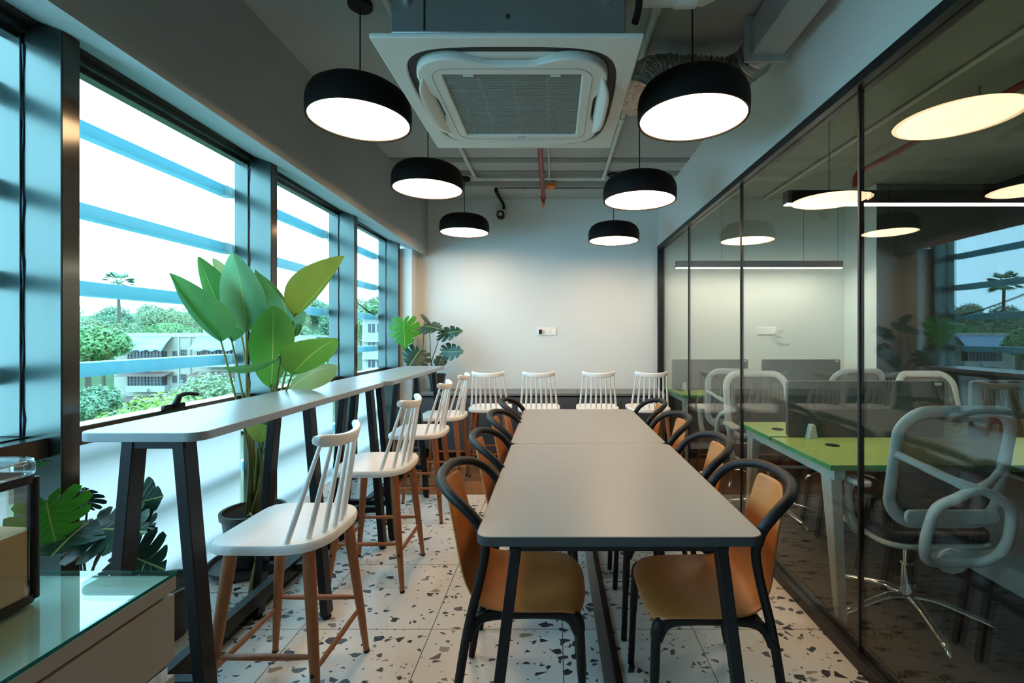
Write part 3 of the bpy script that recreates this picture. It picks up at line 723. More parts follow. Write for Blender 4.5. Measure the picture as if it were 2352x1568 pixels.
# ================================================================== BAR STOOLS
def make_stool():
    """local front = +y"""
    t = thing('bar_stool', '', 'stool', (0, 0, 0), 0, 'white spindle back bar stools')
    # seat: rounded outline, dished top
    H = 0.635; n = 48; rows = []
    def outline(s_):
        pts = []
        for i in range(n):
            a = 2 * math.pi * i / n; c, q = math.cos(a), math.sin(a)
            p = 7.0 if q > 0 else 3.2
            r = (abs(c) ** p + abs(q) ** p) ** (-1 / p)
            pts.append((c * r * 0.208 * s_ * (1 - 0.02 * (q > 0) * q), q * r * 0.200 * s_))
        return pts
    m = MB(); rings = [(1.0, -0.031), (1.012, -0.020), (1.008, -0.006), (0.985, 0.0), (0.85, -0.003), (0.6, -0.009), (0.3, -0.012), (0.02, -0.012)]
    vs = []
    for s_, dz in [(0.94, -0.036)] + rings:
        vs += [(x, y, H + dz) for x, y in outline(s_)]
    k = len(rings) + 1; fs = []
    for i in range(k - 1):
        for j in range(n): fs.append((i * n + j, i * n + (j + 1) % n, (i + 1) * n + (j + 1) % n, (i + 1) * n + j))
    fs.append(tuple(range(n - 1, -1, -1))); fs.append(tuple((k - 1) * n + j for j in range(n)))
    m.add(vs, fs).build('seat', M['white_plastic'], t, angle=50)
    # crest rail (curved plank)
    rows = []
    R0 = 0.26
    def crest(u, dz, dd):
        a = u * 0.66; x = R0 * math.sin(a); y = -0.208 + R0 * (1 - math.cos(a)) - dd
        return Vector((x, y, 0.964 + dz + 0.019 * abs(u) ** 2.0))
    cm = MB(); vs = []; fs = []; K = 20
    for i in range(K + 1):
        u = -1 + 2 * i / K; e = 1 - 0.35 * max(0, (abs(u) - 0.9) / 0.1)
        for dz, dd in ((-0.020, 0.0), (-0.024, 0.008), (-0.020, 0.018), (0.012, 0.026), (0.019, 0.022), (0.021, 0.010), (0.019, 0.002), (0.0, -0.003)): vs.append(crest(u, dz * e, dd))
    for i in range(K):
        for j in range(8): fs.append((i * 8 + j, i * 8 + (j + 1) % 8, (i + 1) * 8 + (j + 1) % 8, (i + 1) * 8 + j))
    fs += [tuple(range(7, -1, -1)), tuple(K * 8 + j for j in range(8))]
    cm.add(vs, fs).build('crest_rail', M['white_plastic'], t, angle=50)
    for i in range(8):
        u = -1 + 2 * i / 7
        top = crest(u * 0.90, -0.015, 0.010)
        bx = u * 0.180; by = -0.168 + 0.095 * abs(u) ** 2.2
        b = Vector((bx, by, H - 0.010))
        MB().tube([b, b.lerp(top, 0.4), top], [0.0098, 0.0092, 0.0065], 10).build('spindle', M['white_plastic'], t)
    for sx in (-1, 1):
        for sy in (-1, 1):
            f = Vector((sx * 0.205, sy * 0.195, 0.0)); tp = Vector((sx * 0.150, sy * 0.135, H - 0.03))
            lg = MB().tube([f.lerp(tp, 0.015), f.lerp(tp, 0.3), f.lerp(tp, 0.85), tp], [0.0115, 0.0165, 0.0215, 0.0215], 14).build('leg', M['beech'], t)
            MB().tube([f, f.lerp(tp, 0.018)], 0.0125, 12).build('foot_cap', M['black_plastic'], lg)
            q = f.lerp(tp, 0.32)
            MB().tube([q + Vector((sx * 0.014, 0, 0)), q + Vector((sx * 0.020, 0, 0))], 0.006, 8).build('bolt', M['black_steel'], lg)
    def lp(sx, sy, z):
        f = Vector((sx * 0.205, sy * 0.195, 0.0)); tp = Vector((sx * 0.150, sy * 0.135, H - 0.03)); return f.lerp(tp, z / (H - 0.03))
    for a, b, z in (((-1, 1), (1, 1), 0.20), ((-1, -1), (1, -1), 0.20), ((-1, -1), (-1, 1), 0.245), ((1, -1), (1, 1), 0.245)):
        p, q = lp(*a, z), lp(*b, z)
        MB().tube([p, p.lerp(q, 0.15), p.lerp(q, 0.5), p.lerp(q, 0.85), q], [0.007, 0.0095, 0.011, 0.0095, 0.007], 10).build('stretcher', M['beech'], t)
    return t
st = make_stool()
bar_y = [1.775, 2.635, 3.52, 4.22]; bar_x = [-0.995, -0.995, -1.01, -1.0]; bar_a = [90, 91, 92, 90]
for i in range(4):
    lab = 'white spindle back stool with brown legs at the window bar, %s' % posn[i]
    if i == 0: st.location = (bar_x[0], bar_y[0], 0); st.rotation_euler = (0, 0, R(bar_a[0])); st['label'] = lab
    else: dup(st, (bar_x[i], bar_y[i], 0), R(bar_a[i]), lab)
for i, (x, l) in enumerate(((-0.637, 'nearest the window bar'), (-0.152, 'second from the window bar'), (0.43, 'third from the window bar'), (0.937, 'beside the glass partition'))):
    dup(st, (x, 4.645, 0), R((0, 1, -1, 0)[i]), 'white spindle back stool facing the back cabinets, %s' % l)

# ================================================================== BAR TABLES
def trestle(t, y):
    for sx in (-1, 1):
        lg = MB().bar((sx * 0.165, y, 0.02), (sx * 0.078, y, 1.02), 0.036, 0.055, (0, 1, 0)).build('leg', M['black_steel'], t, bevel=0.002)
        MB().tube([(sx * 0.165, y, 0), (sx * 0.165, y, 0.012)], 0.02, 12).tube([(sx * 0.165, y, 0.01), (sx * 0.165, y, 0.025)], 0.008, 8).build('leveller', M['black_plastic'], lg)
    MB().box(-0.10, y - 0.024, 0.995, 0.10, y + 0.024, 1.021).build('top_rail', M['black_steel'], t, bevel=0.002)
    MB().box(-0.135, y - 0.018, 0.23, 0.135, y + 0.018, 0.265).build('cross_rail', M['black_steel'], t, bevel=0.002)
def bar_table(label, x, y0, y1, tr, cx):
    t = thing('bar_table', label, 'table', (x, (y0 + y1) / 2, 0), 0, 'grey bar tables along the windows')
    h = (y1 - y0) / 2
    MB().prism(rrect(0.39, 2 * h, 0.05, 8, cx, 0), 1.022, 1.05).build('tabletop', M['bar_top'], t, bevel=0.002)
    for y in tr: trestle(t, y - (y0 + y1) / 2)
    MB().box(-0.02, tr[0] - (y0 + y1) / 2, 0.222, 0.02, tr[-1] - (y0 + y1) / 2, 0.275).build('foot_rail', M['black_steel'], t, bevel=0.002)
bar_table('nearer grey bar table by the windows with black trestle legs', -1.25, 1.42, 2.99, (1.47, 2.215, 2.94), -0.03)
bar_table('farther grey bar table by the windows ending at the corner plant', -1.23, 3.0, 4.50, (3.06, 3.87, 4.44), -0.02)

# ================================================================== DRAWER COUNTER
ct = thing('drawer_counter', 'white drawer counter with a green edged glass top in the near corner', 'cabinet', (-1.16, 0.58, 0))
CW = 0.56
MB().box(-0.28, -0.48, 0.06, 0.262, 0.488, 0.76).build('carcass', M['cab_white'], ct)
MB().box(-0.27, -0.47, 0, 0.25, 0.47, 0.06).build('plinth', M['black_plastic'], ct)
MB().box(-0.28, -0.495, 0.76, 0.28, 0.498, 0.792).build('top', M['marble'], ct, bevel=0.002)
MB().box(0.2795, -0.495, 0.7605, 0.2815, 0.498, 0.7915).build('edge_strip', M['cab_white'], ct)
MB().box(-0.28, -0.497, 0.793, 0.282, 0.500, 0.801).build('glass_sheet', M['glass_top'], ct)
MB().box(0.2822, -0.497, 0.7932, 0.2834, 0.5005, 0.8008).box(-0.28, 0.5002, 0.7932, 0.2834, 0.5012, 0.8008).build('glass_rim', M['glass_edge'], ct)
for z0, z1 in ((0.60, 0.752), (0.33, 0.565), (0.075, 0.295)):
    d = MB().box(0.262, -0.49, z0, 0.281, 0.495, z1).build('drawer', M['cab_white'], ct, bevel=0.0015)
    if z0 < 0.59:
        MB().box(0.2625, -0.46, z1 + 0.002, 0.275, 0.455, z1 + 0.028).box(0.2625, 0.455, z1 + 0.0, 0.281, 0.475, z1 + 0.032).build('pull_channel', M['chrome'], d)
# canister
cn = thing('storage_canister', 'clear canister of beige powder with a black frame on the glass topped counter', 'canister', (-1.218, 0.80, 0.8015))
hx, hy = 0.148, 0.172
MB().ring(rrect(2 * hx, 2 * hy, 0.035, 6), rrect(2 * hx - 0.008, 2 * hy - 0.008, 0.031, 6), 0.012, 0.262).build('clear_wall', M['canister'], cn)
fm = MB().ring(rrect(2 * hx + 0.004, 2 * hy + 0.004, 0.036, 6), rrect(2 * hx - 0.02, 2 * hy - 0.02, 0.03, 6), 0.0, 0.016).ring(rrect(2 * hx + 0.004, 2 * hy + 0.004, 0.036, 6), rrect(2 * hx - 0.01, 2 * hy - 0.01, 0.03, 6), 0.245, 0.262)
for sx in (-1, 1):
    for sy in (-1, 1): fm.tube([(sx * (hx - 0.010), sy * (hy - 0.010), 0.005), (sx * (hx - 0.010), sy * (hy - 0.010), 0.255)], 0.0095, 12)
fm.prism(rrect(2 * hx - 0.01, 2 * hy - 0.01, 0.03, 6), 0.001, 0.010)
fm.build('frame', M['black_plastic'], cn)
MB().ring(rrect(2 * hx + 0.006, 2 * hy + 0.006, 0.036, 6), rrect(2 * hx - 0.02, 2 * hy - 0.02, 0.03, 6), 0.2625, 0.288).prism(rrect(2 * hx + 0.004, 2 * hy + 0.004, 0.036, 6), 0.288, 0.294).build('lid', M['canister'], cn, bevel=0.003)
pm = MB(); ol = rrect(2 * hx - 0.012, 2 * hy - 0.012, 0.029, 6); vs = []; fs = []; n = len(ol)
for s_, z in ((1, 0.011), (1, 0.150), (0.7, 0.158), (0.35, 0.150), (0.02, 0.146)):
    vs += [(x * s_, y * s_, z + 0.006 * math.sin(9 * x * s_ + 14 * y * s_)) if z > 0.02 else (x, y, z) for x, y in ol]
for i in range(4):
    for j in range(n): fs.append((i * n + j, i * n + (j + 1) % n, (i + 1) * n + (j + 1) % n, (i + 1) * n + j))
fs += [tuple(range(n - 1, -1, -1)), tuple(4 * n + j for j in range(n))]
pm.add(vs, fs).build('powder', M['powder'], cn)['label'] = 'beige powder filling half the canister'

# ================================================================== PLANTS
def leaf(B, T, L, Rr, bow=(0, 0, 0), peak=0.42, n=18, k=4, pw=(0.62, 0.8)):
    """broad leaf from base B to tip T whose side edges pass L and R at `peak`; bow bends the midrib"""
    B, T, L, Rr, bow = map(Vector, (B, T, L, Rr, bow))
    mid = lambda t: B.lerp(T, t) + bow * (4 * t * (1 - t))
    pk = mid(peak); vl = L - pk; vr = Rr - pk
    def prof(t):
        s_ = t / peak if t < peak else 1 + (t - peak) / (1 - peak)
        x = s_ / 2
        return max(0.0, math.sin(math.pi * x)) ** (pw[0] if t < peak else pw[1])
    rows = []; uvs = []
    for i in range(n + 1):
        t = i / n; c = mid(t); p = prof(t); row = []
        for j in range(-k, k + 1):
            u = j / k; v = vr if u > 0 else vl
            a = abs(u)
            cv = (vl + vr) * (-0.10 * math.sin(math.pi * a))          # soft camber
            row.append(c + v * (a * p) + cv * p + T.__sub__(B) * (0.05 * a * a * (t)))
            uvs.append((0.5 + u * 0.5, t))
        rows.append(row)
    return MB().grid(rows, uvs)
def stemtube(pts, r0, r1):
    ps = smooth_path(pts, 6); n = len(ps); return MB().tube(ps, [r0 + (r1 - r0) * i / (n - 1) for i in range(n)], 8)
def pot(t, r, h, soil, mat, saucer=None):
    MB().lathe([(r * 0.72, 0), (r * 0.76, 0.01), (r * 0.95, h - 0.03), (r * 1.02, h - 0.03), (r * 1.03, h), (r * 0.93, h), (r * 0.91, h - 0.02), (r * 0.88, soil), (r * 0.2, soil)], n=40).build('pot', mat, t)
    MB().lathe([(r * 0.895, soil - 0.01), (r * 0.88, soil + 0.004), (r * 0.4, soil + 0.012), (0.01, soil + 0.008)], n=40).build('soil', M['soil'], t)
    if saucer: MB().lathe([(saucer * 0.85, -0.02), (saucer * 0.98, 0.0), (saucer, 0.022), (saucer * 0.96, 0.022), (saucer * 0.9, 0.002), (saucer * 0.3, -0.002)], n=40).build('saucer', mat, t)

PC = Vector((-1.665, 2.57, LEDGE + 0.02))
pl = thing('broad_leaf_plant', 'tall plant with large paddle leaves in a dark pot behind the bar table', 'plant', PC)
pot(pl, 0.155, 0.29, 0.265, M['pot'], 0.215)
TOPS = PC + Vector((0, 0, 0.27))
def W(px, py, Y): return P(px, py, Y) - PC
def add_leaf(B, T, L, Rr, mat, bow=(0, 0, 0), peak=0.42, root=(0, 0), mids=(), sr=0.007, **kw):
    lo = leaf(W(*B), W(*T), W(*L), W(*Rr), bow, peak, **kw).build('leaf', M[mat], pl, flip=False, angle=80, sub=1)
    b = W(*B)
    r = Vector((root[0], root[1], 0.26))
    pts = [r] + [W(*q) for q in mids] + [b, b.lerp(W(*T), 0.06)]
    stemtube(pts, sr, 0.0035).build('stalk', M['stem'], lo)
add_leaf((508, 785, 2.45), (392.6, 633, 2.24), (470, 745, 2.34), (536, 722, 2.30), 'leaf_a', (-0.02, -0.01, -0.02), 0.36, (-0.02, -0.03), [(572, 1040, 2.50), (538, 900, 2.47)])
add_leaf((533, 786, 2.52), (458.6, 596.5, 2.36), (478, 700, 2.40), (570, 715, 2.52), 'leaf_a', (0.0, 0.0, 0.0), 0.38, (-0.01, 0.0), [(578, 1040, 2.55), (556, 900, 2.54)])
add_leaf((566, 762, 2.52), (536, 586, 2.42), (506, 695, 2.36), (613, 696, 2.50), 'leaf_pale', (0.012, 0, 0), 0.40, (0.0, -0.02), [(574, 1040, 2.54), (567, 900, 2.53)], 0.009)
add_leaf((540, 725, 2.60), (490, 598, 2.54), (505, 660, 2.58), (546, 652, 2.50), 'leaf_lit', root=(0, 0.04), mids=[(580, 1000, 2.6), (560, 800, 2.6)])
add_leaf((660, 752, 2.62), (589, 623, 2.58), (604, 716, 2.66), (676, 730, 2.58), 'leaf_a', (0.045, 0, 0.03), 0.45, (0.02, 0.01), [(600, 1040, 2.6), (630, 880, 2.62)])
add_leaf((676, 726, 2.60), (788, 593, 2.50), (664, 642, 2.48), (716, 690, 2.60), 'leaf_lit', (0.01, 0, -0.01), 0.45, (0.03, 0.0), [(616, 1010, 2.58), (640, 870, 2.59), (662, 778, 2.60)])
add_leaf((622.7, 893, 2.50), (627, 709, 2.36), (570, 795, 2.36), (677, 778, 2.44), 'leaf_mid', (0.004, 0, 0), 0.52, (0.03, -0.03), [(618, 1010, 2.52)], 0.008)
add_leaf((671, 860, 2.46), (770, 780, 2.34), (648, 800, 2.34), (752, 828, 2.44), 'leaf_mid', (0.0, 0, 0.02), 0.5, (0.04, -0.02), [(612, 1030, 2.52), (655, 905, 2.48)])
add_leaf((660, 900, 2.62), (769, 841, 2.50), (700, 848, 2.60), (745, 884, 2.50), 'leaf_lit', (0, 0, 0.03), 0.5, (0.05, 0.03), [(620, 1020, 2.6)])
add_leaf((644, 821, 2.34), (518, 842, 2.28), (580, 836, 2.20), (572, 856, 2.36), 'leaf_a', (0, 0, -0.02), 0.55, (0.04, 0.0), [(615, 1020, 2.52), (632, 900, 2.48)])
add_leaf((595, 1019, 2.50), (621, 980, 2.42), (566, 976, 2.40), (621, 996, 2.50), 'leaf_lit', (0, 0, 0.02), 0.55, (0.01, -0.04), [(600, 1090, 2.5)])
add_leaf((612, 1048, 2.55), (628, 1020, 2.50), (606, 1030, 2.52), (626, 1046, 2.52), 'leaf_a', (0, 0, 0), 0.5, (0.03, 0.03), [(606, 1100, 2.55)])
add_leaf((672, 752, 2.66), (702, 718, 2.66), (670, 720, 2.64), (694, 746, 2.68), 'leaf_pale', root=(0.04, 0.04), mids=[(620, 1020, 2.62), (655, 860, 2.65)])
add_leaf((676, 772, 2.68), (692, 738, 2.70), (676, 748, 2.66), (690, 764, 2.68), 'leaf_a', root=(0.05, 0.05), mids=[(625, 1000, 2.65)])
# wilted leaf hanging over the ledge
lo = leaf(W(588, 1282, 2.28), W(571, 1368, 2.18), W(574, 1330, 2.16), W(596, 1322, 2.24), (0, 0, 0), 0.5).build('leaf', M['leaf_dry'], pl, flip=False, angle=80, sub=1)
lo['label'] = 'wilted yellow green leaf hanging over the ledge'
stemtube([Vector((0.02, -0.1, 0.26)), W(577, 1180, 2.40), W(584, 1240, 2.32), W(588, 1282, 2.28), W(587, 1292, 2.27)], 0.006, 0.004).build('stalk', M['stem'], lo)
for a in range(3):
    stemtube([Vector((-0.03 + 0.03 * a, 0.02 - 0.02 * a, 0.26)), Vector((-0.035 + 0.035 * a, 0.02, 0.42)), Vector((-0.03 + 0.045 * a, 0.02, 0.62))], 0.014, 0.009).build('stem', M['stem'], pl)

def monstera(A, T, nrm, width, lobes=6, cup=0.15, depth=0.55, seed=0):
    """split leaf: A = stalk joint (heart notch), T = tip, nrm = facing direction"""
    rnd = random.Random(seed)
    A = Vector(A); T = Vector(T); ax = (T - A); Ln = ax.length; ax.normalize()
    nr = Vector(nrm); nr = (nr - ax * nr.dot(ax)).normalized(); sd = ax.cross(nr)
    m = MB()
    def pt(s_, x, y):      # s_: along axis (leaf lengths), x: across (in half widths)
        z = -cup * (x * x) * width * 0.5 - 0.22 * max(0, s_) ** 2 * Ln * 0.5
        return A + ax * (s_ * Ln) + sd * (x * width * 0.5) + nr * z
    oc_ = [(-0.06, 0.0), (-0.20, 0.30), (-0.19, 0.66), (0.0, 0.95), (0.26, 1.03), (0.52, 0.90), (0.76, 0.60), (0.93, 0.26), (1.02, 0.0)]
    def O(s_, k):
        f = s_ * (len(oc_) - 1); i = min(int(f), len(oc_) - 2); f -= i
        return oc_[i][0] * (1 - f) + oc_[i + 1][0] * f, (oc_[i][1] * (1 - f) + oc_[i + 1][1] * f) * k
    for sgn in (-1, 1):
        for i in range(lobes):
            s0, s1 = 0.03 + 0.97 * i / lobes, 0.03 + 0.97 * (i + 1) / lobes
            k_ = rnd.uniform(0.95, 1.05); dq = depth * rnd.uniform(0.85, 1.1)
            rows = []; uvs = []
            K = 7
            for k in range(K + 1):
                q = k / K
                g = max(0.0, (q - (1 - dq)) / dq)
                gap = (s1 - s0) * 0.5 * (0.21 * min(1, g * 1.6) + (0.34 * ((q - 0.8) / 0.2) ** 2 if q > 0.8 else 0)) if i < lobes else 0
                row = []
                for e in range(5):
                    ss = s0 + gap * (i > 0) + (s1 - s0 - gap * ((i > 0) + (i < lobes - 1))) * e / 4
                    ox_, oy_ = O(ss, k_); mx_ = 0.02 + 0.93 * max(0.0, ss - 0.03) ** 1.1
                    x_ = mx_ + (ox_ - mx_) * q; y_ = oy_ * q
                    # lobes arch forward a little towards the tip
                    row.append(pt(x_ + 0.05 * math.sin(math.pi * q), sgn * y_, 0)); uvs.append((0.5 + sgn * 0.5 * y_, mx_))
                rows.append(row)
            m.grid(rows, uvs)
    return m
def split_leaf(t, org, A, T, nrm, width, mat, root, mids, seed, **kw):
    lo = monstera(Vector(A) - org, Vector(T) - org, nrm, width, seed=seed, **kw).build('leaf', M[mat], t, flip=False, angle=80)
    pts = [Vector(root)] + [Vector(q) - org for q in mids] + [Vector(A) - org]
    stemtube(pts, 0.006, 0.0035).build('stalk', M['stem_dark'], lo)
# corner plant on the cabinet
CP = Vector((-1.33, 5.27, 0.714))
cp = thing('monstera_plant', 'split leaf plant in a dark pot on the cabinet in the back corner', 'plant', CP, 0, 'split leaf plants')
pot(cp, 0.095, 0.195, 0.175, M['pot'])
rt = (0, 0, 0.17)
split_leaf(cp, CP, P(927, 737, 4.98), P(929, 798, 4.92), (0.1, -1, 0.25), 0.33, 'leaf_bright', rt, [P(965, 850, 5.2), P(945, 780, 5.08)], 1)
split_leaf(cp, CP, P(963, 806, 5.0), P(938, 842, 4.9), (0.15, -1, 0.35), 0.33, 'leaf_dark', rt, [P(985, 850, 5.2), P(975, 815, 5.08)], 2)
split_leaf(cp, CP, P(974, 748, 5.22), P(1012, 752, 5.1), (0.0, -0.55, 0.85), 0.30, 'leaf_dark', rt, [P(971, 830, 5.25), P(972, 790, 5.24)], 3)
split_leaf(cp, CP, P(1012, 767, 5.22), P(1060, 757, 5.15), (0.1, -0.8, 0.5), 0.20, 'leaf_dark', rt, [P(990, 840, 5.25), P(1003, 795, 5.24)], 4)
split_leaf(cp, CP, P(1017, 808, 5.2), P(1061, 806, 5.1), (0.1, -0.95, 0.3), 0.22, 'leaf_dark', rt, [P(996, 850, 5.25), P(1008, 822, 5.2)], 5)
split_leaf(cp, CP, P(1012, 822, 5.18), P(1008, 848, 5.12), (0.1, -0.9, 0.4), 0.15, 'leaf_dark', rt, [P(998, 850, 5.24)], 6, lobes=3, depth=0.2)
split_leaf(cp, CP, P(985, 738, 5.30), P(968, 722, 5.2), (0.0, -0.7, 0.7), 0.16, 'leaf_dark', rt, [P(990, 830, 5.27), P(988, 790, 5.28)], 7)
# low plant behind the drawer counter
LP = Vector((-1.66, 1.95, LEDGE + 0.001))
lpn = thing('monstera_plant', 'split leaf plant low by the window behind the nearer bar table', 'plant', LP, 0, 'split leaf plants')
pot(lpn, 0.13, 0.22, 0.195, M['pot'])
rt = (0, 0, 0.19)
split_leaf(lpn, LP, P(106, 1150, 1.60), P(124, 1250, 1.56), (0.5, -0.85, 0.15), 0.22, 'leaf_bright', rt, [P(150, 1330, 1.8), P(112, 1200, 1.66)], 11)
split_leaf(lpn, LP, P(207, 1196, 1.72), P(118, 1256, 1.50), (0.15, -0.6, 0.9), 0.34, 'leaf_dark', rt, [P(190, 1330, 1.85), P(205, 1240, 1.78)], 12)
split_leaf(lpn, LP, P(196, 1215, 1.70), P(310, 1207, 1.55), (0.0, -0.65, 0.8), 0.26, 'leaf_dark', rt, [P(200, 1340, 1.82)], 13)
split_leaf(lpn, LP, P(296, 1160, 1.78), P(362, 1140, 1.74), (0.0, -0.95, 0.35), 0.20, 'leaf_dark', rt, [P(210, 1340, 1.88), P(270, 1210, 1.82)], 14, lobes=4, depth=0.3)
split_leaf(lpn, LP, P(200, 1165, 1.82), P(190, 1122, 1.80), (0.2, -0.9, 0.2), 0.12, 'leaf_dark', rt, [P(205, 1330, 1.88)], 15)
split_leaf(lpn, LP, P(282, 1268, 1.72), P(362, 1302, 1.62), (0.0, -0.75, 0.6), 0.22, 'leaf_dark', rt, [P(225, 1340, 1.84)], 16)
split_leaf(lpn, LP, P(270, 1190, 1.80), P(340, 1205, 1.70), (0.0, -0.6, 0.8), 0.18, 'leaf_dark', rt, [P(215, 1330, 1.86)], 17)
split_leaf(lpn, LP, P(108, 1085, 1.66), P(112, 1062, 1.64), (0.4, -0.9, 0.1), 0.10, 'leaf_bright', rt, [P(150, 1300, 1.85)], 18)

# ================================================================== OFFICE BEHIND THE GLASS
def bench(x0, x1, y0, y1, ys, label, screens, slab, nclamp):
    t = thing('office_desk', label, 'desk', ((x0 + x1) / 2, (y0 + y1) / 2, 0), 0, 'green office desks')
    cx, cy2 = (x0 + x1) / 2, (y0 + y1) / 2
    if ys: tops = [(y0, ys - 0.015), (ys + 0.015, y1)]
    else: tops = [(y0, y1)]
    for a, b in tops:
        tp = MB().box(x0 - cx, a - cy2, 0.727, x1 - cx, b - cy2, 0.75).build('desktop', M['desk_green'], t, bevel=0.0015)
        MB().box(x0 - cx - 0.001, a - cy2 - 0.001, 0.726, x1 - cx + 0.001, a - cy2 + 0.001, 0.7485).box(x0 - cx - 0.0015, a - cy2, 0.726, x0 - cx + 0.001, b - cy2, 0.7485).build('edge_band', M['desk_edge'], tp)
    fm = MB()
    for x in (x0 + 0.06, x1 - 0.06): fm.box(x - cx - 0.025, y0 + 0.03 - cy2, 0.67, x - cx + 0.025, y1 - 0.03 - cy2, 0.726)
    fm.box(x0 + 0.06 - cx, y0 + 0.10 - cy2, 0.69, x1 - 0.06 - cx, y0 + 0.14 - cy2, 0.726)
    fm.build('under_frame', M['desk_frame'], t)
    for x in (x0 + 0.06, x1 - 0.06):
        for a, b in ((y0 + 0.02, y0 + 0.10), (y1 - 0.02, y1 - 0.10)):
            MB().bar((x - cx, a - cy2, 0), (x - cx, b - cy2, 0.69), 0.04, 0.035, (0, 1, 0), 0.055, 0.085).build('leg', M['desk_frame'], t, bevel=0.004)
    for x, y in nclamp:
        MB().lathe([(0.035, 0.7505), (0.035, 0.754), (0.026, 0.754)], (x - cx, y - cy2, 0), 20).build('grommet', M['black_plastic'], t)
    return t
bench(1.275, 4.55, 2.14, 3.20, 2.735, 'long double sided green desk nearest, behind the glass', None, None, [(1.51, 2.52), (1.42, 2.95), (2.6, 2.52)])
bench(1.275, 3.42, 4.62, 5.49, None, 'green desk against the far office wall below the linear light', None, None, [(1.36, 5.0), (2.2, 5.0)])
def screen(x0, x1, y, label):
    o = MB().prism(rrect(x1 - x0, 0.33, 0.02, 5, (x0 + x1) / 2, 0.7505 + 0.165), y - 0.014, y + 0.014, 'y').build('desk_screen', M['screen_fabric'], bevel=0.003)
    tag(o, label, 'desk screen', 'grey desk divider screens')
    MB().box(x1 - 0.06, y - 0.017, 1.055, x1 - 0.02, y - 0.0142, 1.07).build('label_tag', M['ac_white'], o)
    MB().prism([(-0.03 + x0 + 0.13, 0.7505), (0.02 + x0 + 0.13, 0.7505), (0.006 + x0 + 0.13, 0.83), (-0.012 + x0 + 0.13, 0.83)], y - 0.06, y - 0.0145, 'y').build('clamp', M['desk_frame'], o)
screen(1.37, 2.29, 2.735, 'dark grey divider screen on the nearer green desk, beside the glass')
screen(2.45, 3.37, 2.735, 'dark grey divider screen on the nearer green desk, farther from the glass')
screen(1.30, 2.135, 5.12, 'grey divider screen on the far green desk, beside the glass')
screen(2.29, 3.15, 5.12, 'grey divider screen on the far green desk, by the column')
pdx = thing('pedestal_drawers', 'pale drawer pedestal under the nearer green desk beside the mesh chair', 'drawers', (2.55, 2.55, 0))
MB().box(-0.2, -0.25, 0.03, 0.2, 0.15, 0.62).build('body', M['desk_frame'], pdx, bevel=0.003)
for z in (0.05, 0.24, 0.43): MB().box(-0.195, -0.268, z, 0.195, -0.25, z + 0.175).build('drawer', M['chair_white'], pdx, bevel=0.002)

